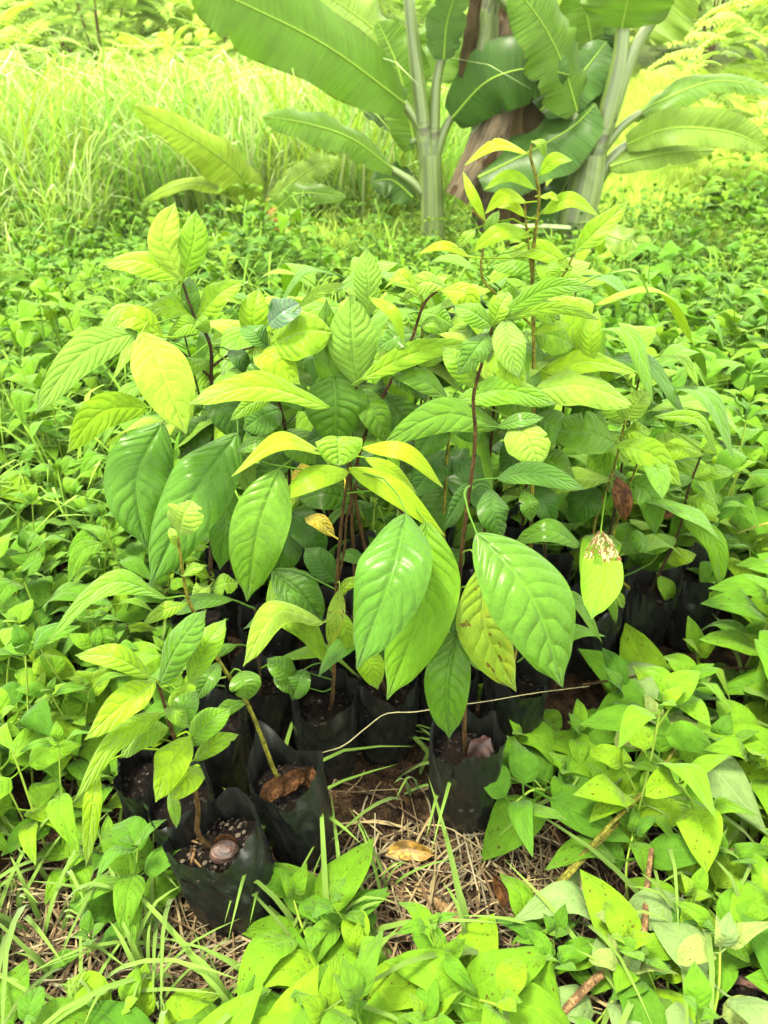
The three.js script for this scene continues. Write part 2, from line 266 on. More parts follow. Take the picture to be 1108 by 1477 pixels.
const bagK = byPx(225, 1190, 'narrow black polybag half buried in weeds on the straw side', { h: 0.13, r: 0.045, soil: 0.042 });
byPx(1085, 1500, 'black polybag under the pinkish dry husk at the end of the long pale stick', { h: 0.05, r: 0.05, soil: 0.012 });
const inner = [];
for (const [x, y] of [[640, 1060], [395, 985], [485, 985], [575, 985], [668, 985], [845, 955], [345, 905], [430, 905], [515, 905], [600, 905], [690, 905], [775, 905], [855, 890], [480, 840], [620, 840], [745, 840], [330, 1150]])
  inner.push(byPx(x, y, 'black polybag packed in the shaded middle of the cluster', { h: rr(0.155, 0.18), r: 0.049, soil: 0.042, perl: 5 }));

// ---------------------------------------------------------------- seedlings
const EYE = V(0, CAM_H, 0);
const PET = [0.3, 0.5];
const SEEDLINGS = [];
// leaf row: [baseX, baseY, tipX, tipY, width in pixels, tone, options]; options: m midrib control pixel, zb / zt depth offsets, r roll in degrees, p outline
function leafGeo(sd, L, stemCurve) {
  const [bx, by, tx, ty, wp, tone, o = {}] = L, z0 = sd.zl(by) + (o.zb || 0);
  const dy = ty - by, dx = tx - bx, len = Math.hypot(dx, dy);
  const zt = z0 + (o.zt !== undefined ? o.zt : 0.05 * clamp(dy / 120, -0.8, 1.2) + rr(-0.012, 0.012));
  const mx = o.m ? o.m[0] : (bx + tx) / 2 + dy * 0.03, my = o.m ? o.m[1] : (by + ty) / 2 - Math.abs(dx) * 0.07 - len * 0.02;
  const A = at(bx, by, z0), B = at(mx, my, (z0 + zt) / 2 + 0.012), C = at(tx, ty, zt);
  const depth = toPx(B)[2], T = C.clone().sub(A).normalize(), cam = EYE.clone().sub(B).normalize();
  let n = cam.clone().multiplyScalar(0.62).addScaledVector(UP, 0.55); n.addScaledVector(T, -n.dot(T)).normalize();
  if (o.r) n.applyAxisAngle(T, o.r * Math.PI / 180);
  const cp = cam.clone().addScaledVector(T, -cam.dot(T)).normalize(), vis = clamp(Math.abs(n.dot(cp)), 0.5, 1);
  const w = wp * depth / FOC / vis;
  const pts = [A, B, C], v0 = rr(0.3, 0.8), sd0 = rnd() < 0.5 ? -1 : 1, bs = rr(0.02, 0.05), bd0 = rr(0.25, 0.6), bite = !o.mat && !o.label && rnd() < 0.14 ? (v, q) => q * sd0 > 0 ? 1 - bd0 * Math.exp(-Math.pow((v - v0) / bs, 2)) - 0.3 * bd0 * Math.exp(-Math.pow((v - v0 - 0.09) / bs, 2)) : 1 : undefined;
  const geo = blade({ pts, w, up: n, prof: PROF[o.p || (tone === 'Y' ? 'lance' : 'leaf')], nu: wp > 55 ? 26 : 10, nv: wp > 55 ? 72 : 22, quilt: wp > 55 ? (o.q ?? (tone === 'P' ? 0.0009 : rr(0.0011, 0.0021))) : 0, fold: o.f ?? rr(0.1, 0.34), curl: o.c ?? rr(0.06, 0.2), wave: o.wv ?? (tone === 'Y' ? 0.03 : rr(0.05, 0.13)), freq: rr(9, 15), ph: rr(0, 6), twist: o.tw ?? rr(-0.2, 0.2), edge: o.edge || bite });
  const parts = [geo];
  if (stemCurve) {                                                        // petiole back to the nearest point of the stem below the leaf base
    let best = null, bd = 9; for (let i = 0; i <= 60; i++) { const p = stemCurve.getPoint(i / 60), d = p.distanceTo(A) + Math.max(0, p.y - A.y) * 0.6; if (d < bd) { bd = d; best = p; } }
    const off = T.clone().multiplyScalar(-Math.min(0.35 * bd, 0.02));
    parts.push(tube([best, best.clone().lerp(A, 0.55).add(off), A, A.clone().lerp(B, 0.12)], 0.0012, 0.0009, 6, 5, PET));
  }
  return mergeGeometries(parts);
}
function seedling(name, label, bag, stemPx, mat, leaves, o = {}) {
  const base = bag.top.clone(), g = thing(name, label, 'seedling', base, 'seedlings growing in black polybags');
  const zt = o.zt ?? 0, topY = stemPx[stemPx.length - 1][1], botY = toPx(base)[1];
  const zAt = y => base.z + zt * clamp((botY - y) / (botY - topY), 0, 1.15);
  const pts = [base.clone().add(V(0, -0.01, 0)), ...stemPx.map(([x, y, d = 0]) => at(x, y, zAt(y) + d))];
  const curve = new THREE.CatmullRomCurve3(pts, false, 'centripetal'), loc = q => q.translate(-base.x, -base.y, -base.z);
  mesh('stem', loc(tube(curve.getPoints(26), o.r0 || 0.0034, o.r1 || 0.0016, 30, 7, null, 0.18)), mat, g);
  for (const q of o.extra || []) mesh('branch', loc(tube(q.map(([x, y, d = 0]) => at(x, y, zAt(y) + d)), 0.0019, 0.0013, 14, 6)), mat, g);
  const sd = { zl: zAt };
  for (const L of leaves) {
    const m = L[6]?.mat || pick(LM[L[5]]), e = mesh('leaf', loc(leafGeo(sd, L, curve)), m, g);
    if (L[6]?.label) e.userData.label = L[6].label;
  }
  SEEDLINGS.push(g); return g;
}
const ragged = (a, k) => (v, s) => v > a ? 1 - k * Math.max(0, fbm(v * 22, s > 0 ? 3 : 9, 2) - 0.25) : 1;
const spread = 0.02;

// A: front bag with the seed
seedling('seedling', 'small lime seedling growing from the polybag with the round seed', bagA, [[287, 1205], [286, 1165], [274, 1108], [250, 1060], [238, 1018], [228, 985]], stemBrown, [
  [228, 990, 298, 879, 46, 'M', { zt: 0.0 }], [272, 985, 326, 892, 42, 'L', { zt: -0.03 }], [219, 977, 107, 945, 36, 'L', { m: [165, 948] }],
  [225, 983, 121, 1068, 46, 'L', { m: [185, 1010], zt: 0.02 }], [235, 1028, 104, 1160, 32, 'L', { m: [176, 1058], zt: 0.03 }], [244, 1050, 172, 1094, 40, 'F', { m: [205, 1058] }],
  [275, 1062, 224, 1158, 52, 'L', { m: [246, 1098] }], [288, 1106, 246, 1152, 46, 'L', { m: [268, 1120], zt: 0.05, p: 'round' }], [279, 1097, 345, 1059, 28, 'F', {}],
  [270, 1075, 333, 1021, 42, 'F', { zt: -0.03 }], [250, 1056, 284, 996, 38, 'M', { zt: -0.02 }], [228, 990, 262, 960, 30, 'F', { zt: -0.03 }],
  [140, 1112, 124, 1252, 26, 'L', { m: [133, 1165], zt: 0.03, zb: 0.03 }], [245, 1140, 255, 1195, 18, 'L', { zt: 0.03 }], [238, 1020, 275, 1050, 26, 'F', {}],
], { zt: 0.04, r0: 0.0038 });
// B: leaning thin stem
seedling('seedling', 'thin leaning seedling rising from the polybag of curled brown leaves', bagB, [[400, 1120], [377, 1062], [355, 1012], [315, 952], [290, 900], [273, 869], [263, 820], [257, 775]], stemGreen, [
  [241, 863, 62, 932, 32, 'F', { m: [165, 840], r: 20 }], [257, 770, 277, 722, 52, 'P', { p: 'cut', zt: -0.01, edge: ragged(0.7, 0.8) }],
  [270, 870, 205, 900, 22, 'L', {}], [347, 968, 358, 1010, 46, 'M', {}], [315, 955, 282, 1010, 30, 'M', { zt: 0.03 }], [262, 830, 300, 815, 16, 'L', { zt: 0 }],
  [355, 1012, 300, 1040, 22, 'F', {}], [258, 790, 245, 760, 14, 'L', {}],
], { zt: 0.03 });
// C: stem in front with two punched-hole bag
seedling('seedling', 'straight brown stemmed seedling in the polybag with punched holes', bagC, [[670, 1050], [670, 970], [661, 879], [664, 816], [675, 724], [686, 629], [683, 570], [695, 525], [711, 471]], stemBrown, [
  [687, 768, 812, 992, 116, 'M', { m: [768, 862], zb: 0.10, zt: 0.10, f: 0.12, c: 0.2, r: -6, label: 'large glossy quilted leaf' }],
  [697, 815, 745, 998, 78, 'S', { m: [700, 905], zb: 0.03, zt: 0.04, label: 'yellowing leaf with red brown spots' }],
  [660, 905, 648, 1066, 66, 'M', { m: [645, 985], zb: 0.03, zt: 0.04 }], [655, 862, 674, 950, 38, 'M', {}],
  [720, 457, 859, 414, 28, 'F', { m: [790, 416], r: 25 }], [729, 460, 868, 462, 17, 'F', { m: [800, 444], r: 35 }], [730, 460, 748, 546, 46, 'P', { m: [735, 500], zt: 0.05 }],
  [711, 471, 655, 440, 34, 'F', {}], [705, 480, 660, 541, 40, 'M', { zt: 0.02 }], [711, 470, 735, 420, 30, 'F', {}], [700, 500, 760, 560, 40, 'F', { zt: 0.05 }],
  [690, 560, 640, 500, 36, 'F', { zt: -0.02 }], [716, 690, 845, 706, 34, 'M', { m: [770, 682], zt: 0.02, f: 0.15 }], [708, 705, 726, 776, 46, 'D', { m: [712, 740] }],
  [678, 700, 640, 760, 30, 'D', { zt: -0.05, zb: -0.04 }],
], { zt: 0.0 });
// D: yellow whorl
seedling('seedling', 'seedling topped by a whorl of glossy yellow-lime leaves', bagD, [[477, 1020], [483, 930], [486, 842], [494, 741], [500, 700], [504, 664]], stemBrown, [
  [470, 655, 333, 688, 27, 'Y', { m: [405, 637], r: 22 }], [489, 630, 489, 672, 68, 'F', { zt: 0.07, p: 'round', m: [489, 640], f: 0.3 }], [521, 646, 640, 704, 26, 'Y', { m: [586, 653] }],
  [502, 674, 643, 774, 37, 'Y', { m: [566, 706], zt: 0.06 }], [526, 660, 602, 712, 22, 'Y', { zt: 0.0, zb: -0.02 }], [505, 679, 401, 723, 38, 'Y', { m: [452, 690], zt: 0.05 }],
  [455, 675, 420, 690, 22, 'O', { zb: -0.05, p: 'round' }], [440, 747, 484, 775, 24, 'O', { zb: -0.04, m: [462, 753] }],
  [403, 676, 356, 868, 84, 'M', { m: [374, 760], zb: 0.03, zt: 0.07, f: 0.14, label: 'broad drooping bluish green leaf' }],
  [586, 740, 514, 966, 108, 'M', { m: [566, 826], zb: 0.10, zt: 0.13, f: 0.1, c: 0.14, label: 'broad hanging leaf with pale midrib' }],
  [615, 752, 558, 1010, 100, 'F', { m: [612, 862], zb: 0.07, zt: 0.09, f: 0.12, label: 'wide hanging leaf half behind another' }],
  [490, 850, 474, 935, 26, 'S', { zb: 0.02 }], [486, 860, 520, 830, 18, 'L', {}], [467, 898, 350, 962, 46, 'P', { m: [400, 885], zb: 0.03, zt: 0.07, r: 15 }],
  [456, 895, 350, 908, 30, 'M', { m: [420, 870] }], [520, 930, 545, 995, 40, 'L', { zb: 0.02 }], [490, 880, 505, 945, 24, 'F', {}],
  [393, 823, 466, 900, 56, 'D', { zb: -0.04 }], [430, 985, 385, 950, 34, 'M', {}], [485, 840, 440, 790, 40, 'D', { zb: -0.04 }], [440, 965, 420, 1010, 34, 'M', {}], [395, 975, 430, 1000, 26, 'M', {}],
  [340, 650, 395, 640, 22, 'M', { zb: -0.03 }],
], { zt: 0.02, extra: [[[485, 850], [497, 790], [500, 747], [514, 700], [519, 670]], [[583, 742], [560, 720], [510, 700]], [[613, 756], [580, 725], [512, 690]]] });
// E: tall left seedling
seedling('seedling', 'tall broad seedling with pale lime top leaves over the weeds', bagE, [[303, 830], [304, 700], [306, 600], [305, 545], [304, 500], [290, 468], [281, 457], [264, 408]], stemDark, [
  [263, 402, 253, 291, 46, 'P', { m: [236, 345], r: -12, f: 0.3 }], [264, 402, 283, 302, 42, 'F', { m: [279, 350], r: 10 }], [260, 405, 146, 380, 38, 'L', { m: [205, 377], r: 10, f: 0.2 }],
  [280, 457, 272, 398, 28, 'M', {}], [284, 460, 350, 404, 38, 'F', { f: 0.4 }], [281, 458, 203, 460, 32, 'F', { m: [240, 441] }], [281, 461, 302, 480, 24, 'L', { m: [290, 465], r: 20 }], [300, 477, 240, 490, 26, 'L', { m: [270, 468], zt: 0.03 }],
  [200, 478, 50, 598, 50, 'P', { m: [122, 508], zb: 0.05, zt: 0.05, f: 0.12, r: -8 }], [205, 478, 269, 627, 82, 'P', { m: [236, 540], zb: 0.06, zt: 0.09, f: 0.08 }], [236, 486, 163, 474, 34, 'L', { m: [196, 458], zb: 0.04 }],
  [234, 609, 211, 792, 98, 'M', { m: [198, 690], zb: 0.05, zt: 0.09, f: 0.1, label: 'large dark glossy drooping leaf' }], [343, 624, 215, 848, 92, 'M', { m: [282, 710], zb: 0.07, zt: 0.12, f: 0.16, label: 'large folded drooping leaf' }],
  [216, 588, 96, 654, 50, 'L', { m: [150, 593], zb: 0.03, r: -25 }], [332, 595, 248, 652, 20, 'F', { r: 40 }], [326, 695, 317, 823, 48, 'M', { zb: 0.02 }], [367, 500, 373, 415, 42, 'L', { m: [366, 452] }],
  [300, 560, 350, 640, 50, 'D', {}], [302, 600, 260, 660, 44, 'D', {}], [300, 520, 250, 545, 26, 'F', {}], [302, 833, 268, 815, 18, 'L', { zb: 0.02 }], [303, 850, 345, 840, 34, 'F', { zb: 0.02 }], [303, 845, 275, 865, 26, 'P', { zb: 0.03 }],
  [250, 780, 300, 790, 30, 'L', {}], [330, 505, 362, 540, 26, 'D', {}],
], { zt: 0.06, r0: 0.004, extra: [[[304, 545], [280, 522], [242, 494], [203, 478]], [[304, 530], [330, 512], [367, 500]]] });
// N: centre left, pale upright leaves
seedling('seedling', 'seedling with upright pale leaves standing in the middle of the cluster', inner[2], [[505, 900], [508, 760], [503, 640], [503, 610], [510, 580], [515, 556]], stemBrown, [
  [516, 556, 506, 424, 72, 'P', { m: [509, 490], zt: -0.02, f: 0.12, label: 'upright pale green leaf' }], [503, 603, 471, 430, 46, 'M', { m: [474, 510], zt: -0.02 }], [520, 548, 684, 493, 34, 'F', { m: [595, 510], zb: 0.02, r: 10 }],
  [533, 457, 528, 356, 43, 'P', { m: [531, 405], zb: -0.05, zt: -0.02, f: 0.05 }], [480, 530, 482, 645, 92, 'M', { zb: -0.02, zt: 0.03, f: 0.15 }], [515, 560, 560, 640, 44, 'M', { zb: -0.02 }],
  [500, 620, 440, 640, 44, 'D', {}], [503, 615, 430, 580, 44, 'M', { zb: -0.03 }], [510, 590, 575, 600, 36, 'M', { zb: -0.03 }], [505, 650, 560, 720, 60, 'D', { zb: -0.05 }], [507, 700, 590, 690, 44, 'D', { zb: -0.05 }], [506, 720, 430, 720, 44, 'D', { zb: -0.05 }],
], { zt: 0.08 });
// O: long lime leaf and broad ones behind
seedling('seedling', 'seedling with a long lime leaf arching sideways beside the pale upright leaves', inner[1], [[410, 900], [417, 760], [415, 640], [405, 590], [395, 545], [388, 500]], stemDark, [
  [476, 588, 270, 583, 42, 'L', { m: [370, 558], zb: 0.06, zt: 0.07, f: 0.3, r: 12 }], [392, 575, 331, 607, 24, 'L', { m: [362, 582], zb: 0.06 }], [387, 466, 431, 437, 40, 'Q', { m: [408, 450], p: 'round' }],
  [388, 499, 482, 478, 66, 'F', { m: [432, 478], r: -10 }], [430, 443, 498, 409, 16, 'P', { r: 45 }], [368, 503, 434, 556, 46, 'L', { m: [396, 520], zt: 0.04 }], [405, 590, 350, 620, 50, 'M', {}],
  [410, 620, 455, 670, 50, 'M', {}], [414, 640, 370, 700, 50, 'D', {}], [415, 660, 480, 700, 40, 'D', {}], [388, 500, 350, 470, 34, 'M', {}], [400, 560, 450, 590, 40, 'M', {}], [390, 510, 440, 520, 40, 'F', {}], [395, 530, 345, 560, 36, 'M', {}],
  [417, 760, 400, 830, 50, 'D', {}], [418, 740, 470, 800, 50, 'D', {}],
], { zt: 0.08 });
// S: brown stem with thin drooping lime shoots
seedling('seedling', 'slender seedling with drooping lime young leaves at its tip', inner[3], [[560, 900], [520, 760], [512, 690], [530, 617], [553, 570], [566, 546], [592, 495], [613, 436], [630, 420]], stemBrown, [
  [613, 437, 553, 417, 20, 'L', { m: [578, 398], r: 10 }], [533, 429, 584, 497, 19, 'Y', { m: [567, 452] }], [649, 417, 579, 434, 28, 'P', { m: [612, 407], zb: -0.02 }], [637, 418, 688, 464, 32, 'L', { m: [672, 424] }],
  [606, 470, 642, 480, 18, 'L', { m: [625, 465] }], [600, 480, 545, 500, 40, 'M', { zb: -0.03 }], [592, 495, 640, 520, 50, 'F', { zb: -0.03 }], [566, 546, 620, 575, 30, 'M', {}], [590, 500, 560, 460, 46, 'F', { zb: -0.05 }], [605, 450, 655, 470, 46, 'F', { zb: -0.05 }],
  [575, 530, 530, 520, 30, 'F', { zb: -0.04 }], [553, 570, 600, 640, 46, 'D', { zb: -0.03 }],
], { zt: 0.1 });
// Q: broad whorl right of centre
seedling('seedling', 'seedling with a flat whorl of mid-green leaves above the large quilted leaf', inner[4], [[650, 900], [640, 780], [643, 690], [648, 620], [651, 578]], stemGreen, [
  [647, 576, 558, 535, 34, 'M', { m: [600, 541] }], [658, 578, 803, 584, 40, 'F', { m: [728, 562], zb: 0.02, f: 0.2 }], [722, 616, 551, 641, 50, 'M', { m: [640, 598], zb: 0.04, r: -15 }], [660, 560, 703, 484, 36, 'M', { m: [672, 520] }],
  [741, 607, 777, 675, 62, 'P', { m: [762, 636], zb: 0.05, zt: 0.08, f: 0.15 }], [717, 616, 786, 602, 22, 'M', { m: [752, 606], zb: 0.06 }], [651, 580, 690, 640, 50, 'M', { zb: -0.02 }], [650, 590, 600, 660, 54, 'M', { zb: -0.03 }],
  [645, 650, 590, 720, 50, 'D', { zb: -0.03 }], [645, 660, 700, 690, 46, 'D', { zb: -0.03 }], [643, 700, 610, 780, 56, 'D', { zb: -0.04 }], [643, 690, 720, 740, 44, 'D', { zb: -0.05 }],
], { zt: 0.1 });
// T: tall lime seedling in front of the banana clump
seedling('seedling', 'tallest seedling with thin yellow-lime leaves in front of the banana trunk', bagT, [[765, 900], [768, 700], [770, 500], [768, 400], [770, 354], [778, 283], [772, 250], [765, 222], [769, 204]], stemGreen, [
  [763, 222, 669, 239, 15, 'Y', { m: [715, 209], r: 15 }], [778, 253, 826, 231, 20, 'Y', { m: [800, 230], r: 5 }], [767, 204, 787, 229, 14, 'L', { m: [780, 206] }], [773, 273, 697, 274, 16, 'Y', { m: [735, 254] }],
  [760, 292, 699, 309, 20, 'Y', { m: [727, 282] }], [700, 318, 668, 247, 15, 'Y', { m: [681, 280] }], [781, 308, 865, 312, 23, 'Y', { m: [822, 288], f: 0.2 }], [778, 283, 812, 289, 12, 'Y', {}], [768, 339, 676, 365, 25, 'Y', { m: [722, 334] }],
  [829, 364, 908, 290, 32, 'F', { m: [862, 332] }], [826, 385, 729, 365, 30, 'L', { m: [775, 360], f: 0.2 }], [760, 313, 717, 299, 14, 'Y', { m: [738, 296] }], [700, 344, 720, 303, 18, 'L', {}], [679, 371, 602, 366, 14, 'Y', { m: [640, 354] }],
  [685, 330, 660, 358, 16, 'L', {}], [780, 372, 802, 418, 32, 'L', { zt: 0.03 }], [800, 402, 705, 384, 42, 'F', { m: [750, 376], zb: -0.04 }], [770, 420, 840, 400, 34, 'F', { zb: -0.03 }], [768, 440, 700, 440, 40, 'F', { zb: -0.04 }], [822, 468, 768, 483, 16, 'Y', {}],
  [852, 524, 863, 446, 30, 'L', { m: [852, 485] }], [770, 480, 830, 500, 46, 'F', { zb: -0.03 }], [738, 556, 793, 521, 20, 'P', {}], [766, 549, 917, 536, 34, 'L', { m: [840, 522], p: 'round' }], [771, 562, 912, 583, 54, 'P', { m: [840, 556], zb: 0.03, f: 0.1, p: 'round', label: 'broad pale matte leaf' }],
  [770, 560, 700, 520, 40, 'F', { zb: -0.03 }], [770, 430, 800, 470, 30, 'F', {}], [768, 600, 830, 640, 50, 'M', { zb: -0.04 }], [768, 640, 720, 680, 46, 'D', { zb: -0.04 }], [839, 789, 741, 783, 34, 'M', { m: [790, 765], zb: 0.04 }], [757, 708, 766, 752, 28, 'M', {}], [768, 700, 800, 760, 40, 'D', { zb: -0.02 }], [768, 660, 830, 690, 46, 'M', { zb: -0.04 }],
], { zt: 0.05, extra: [[[768, 470], [735, 440], [695, 400], [700, 323], [681, 303]], [[770, 430], [810, 400], [829, 364]], [[770, 420], [762, 350], [756, 290]]] });
// F: leaning right seedling with the eaten leaf
const lace = texture(192, 384, (u, v) => {
  const e = venation(u, v, 9, 0.17, 1.5), n = fbm(u * 26, v * 40, 2), z = sstep(0.36, 0.30, v + 0.10 * (fbm(u * 5, 4, 2) - 0.5)), hole = z > 0.5 && n > 0.47 && e.mid < 0.4 && e.d > 0.06;
  const big = v < 0.4 && v > 0.27 && u > 0.52 && u < 0.74 && fbm(u * 8, v * 8, 2) > 0.3;
  const br = fbm(u * 18 + 4, v * 26, 2), dead = br > 0.5 ? [0.86, 0.8, 0.66] : [0.55, 0.36, 0.2], live = [0.53 + 0.1 * e.mid, 0.77 + 0.05 * e.mid + 0.03 * e.side, 0.13], k = z;
  return [live[0] + (dead[0] - live[0]) * k, live[1] + (dead[1] - live[1]) * k, live[2] + (dead[2] - live[2]) * k, hole || big ? 0 : 1];
});
const laceMat = leafMat([0.3, 0.3, 0.24], { map: lace, bump: LEAF_A.bump }); laceMat.alphaTest = 0.5;
seedling('seedling', 'leaning seedling with one insect eaten lacy leaf', bagF, [[858, 800, 0.02], [856, 770, 0.02], [861, 742, 0.02], [882, 688, 0.02], [902, 606, 0.02]], stemGreen, [
  [867, 764, 853, 894, 60, 'L', { m: [869, 830], zb: 0.15, zt: 0.17, mat: laceMat, f: 0.08, c: 0.1, label: 'leaf eaten to a brown lace at its base' }], [888, 638, 795, 621, 60, 'M', { m: [842, 622], zb: 0.05, f: 0.1, p: 'round' }], [889, 641, 984, 702, 40, 'F', { m: [940, 656], zb: 0.05 }],
  [904, 606, 934, 564, 36, 'P', { p: 'round' }], [902, 692, 946, 772, 42, 'M', { m: [936, 712] }], [890, 688, 903, 752, 28, 'B', { zb: 0.02, label: 'dead brown hanging leaf' }], [858, 702, 823, 755, 48, 'D', {}], [951, 795, 888, 800, 34, 'M', { m: [918, 782] }],
  [875, 850, 889, 900, 14, 'F', { zb: 0.07 }], [886, 850, 900, 878, 14, 'F', { zb: 0.06 }], [900, 610, 870, 570, 34, 'F', {}], [897, 630, 940, 620, 30, 'F', {}],
], { zt: 0.06 });
seedling('seedling', 'thin seedling with arching strap leaves in the corner polybag', bagG, [[930, 885], [950, 830], [978, 770], [994, 704], [1014, 650]], stemDark, [
  [943, 601, 1036, 662, 17, 'L', { m: [1006, 604] }], [1016, 654, 942, 667, 30, 'L', { m: [980, 646] }], [989, 731, 944, 749, 24, 'B', { m: [966, 733], label: 'dead brown curled leaf' }], [990, 720, 1040, 740, 34, 'F', {}], [1000, 690, 1060, 680, 26, 'F', {}],
  [985, 750, 1040, 850, 30, 'F', { m: [1030, 780], zt: 0.05 }], [975, 775, 930, 800, 26, 'F', {}], [960, 810, 1005, 800, 28, 'L', { zb: -0.02 }], [950, 830, 975, 880, 24, 'F', {}], [1014, 650, 1050, 640, 24, 'F', {}], [1000, 690, 950, 700, 24, 'M', {}],
], { zt: 0.06, r0: 0.0035 });
// seedlings half hidden behind the others: whorls of leaves on short stems
function plainSeedling(bag, label, h, n, tones, lean = [0, 0], big = 1) {
  const base = bag.top.clone(), g = thing('seedling', label, 'seedling', base, 'seedlings growing in black polybags');
  const P = t => V(lean[0] * t * t, h * t, lean[1] * t * t);
  mesh('stem', tube([P(0), P(0.3).add(V(rr(-0.01, 0.01), 0, 0)), P(0.65), P(1)], 0.0032, 0.0015, 14, 6, null, 0.15), pick([stemBrown, stemGreen, stemDark]), g);
  for (let k = 0; k < n; k++) {
    const t = 0.35 + 0.65 * Math.pow(k / (n - 1), 0.7), a = k * 2.4 + rr(-0.4, 0.4), L = rr(0.11, 0.17) * big * (t > 0.95 ? 0.75 : 1), p0 = P(t), d = V(Math.cos(a), 0, Math.sin(a)), rise = rr(0.1, 0.6);
    const A = p0.clone().addScaledVector(d, 0.03).add(V(0, 0.02, 0)), B = A.clone().addScaledVector(d, L * 0.5).add(V(0, L * 0.28 * rise, 0)), C = A.clone().addScaledVector(d, L * 0.92).add(V(0, -L * rr(0.05, 0.5), 0));
    mesh('leaf', mergeGeometries([blade({ pts: [A, B, C], w: L * rr(0.3, 0.4), fold: rr(0.1, 0.3), wave: rr(0.04, 0.12), ph: rr(0, 6), nu: 8, nv: 16, twist: rr(-0.5, 0.5) }), tube([p0, p0.clone().lerp(A, 0.5), A, A.clone().lerp(B, 0.1)], 0.0016, 0.0012, 4, 5, PET)]), pick(LM[pick(tones)]), g);
  }
  return g;
}
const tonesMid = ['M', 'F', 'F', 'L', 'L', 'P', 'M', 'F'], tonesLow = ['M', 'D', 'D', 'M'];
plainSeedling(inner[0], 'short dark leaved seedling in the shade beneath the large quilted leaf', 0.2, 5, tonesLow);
plainSeedling(inner[5], 'short seedling with green leaves behind the eaten leaf', 0.33, 7, tonesMid, [0.02, 0.02]);
[6, 7, 8, 9, 10, 11, 12, 13, 14, 15].forEach((k, i) => plainSeedling(inner[k], 'bushy green seedling among the crowd behind the front row, in the middle of the cluster', [0.48, 0.52, 0.55, 0.55, 0.56, 0.58, 0.44, 0.5, 0.52, 0.54][i], 18, tonesMid, [rr(-0.04, 0.04), rr(-0.03, 0.05)], 1.12));
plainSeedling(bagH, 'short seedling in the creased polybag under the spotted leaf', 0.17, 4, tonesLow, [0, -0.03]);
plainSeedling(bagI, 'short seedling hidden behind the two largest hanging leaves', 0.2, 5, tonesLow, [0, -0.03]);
plainSeedling(bagD2, 'low seedling with drooping leaves in the dark gap behind the brown leaves', 0.16, 5, ['M', 'F', 'M'], [0, -0.02]);

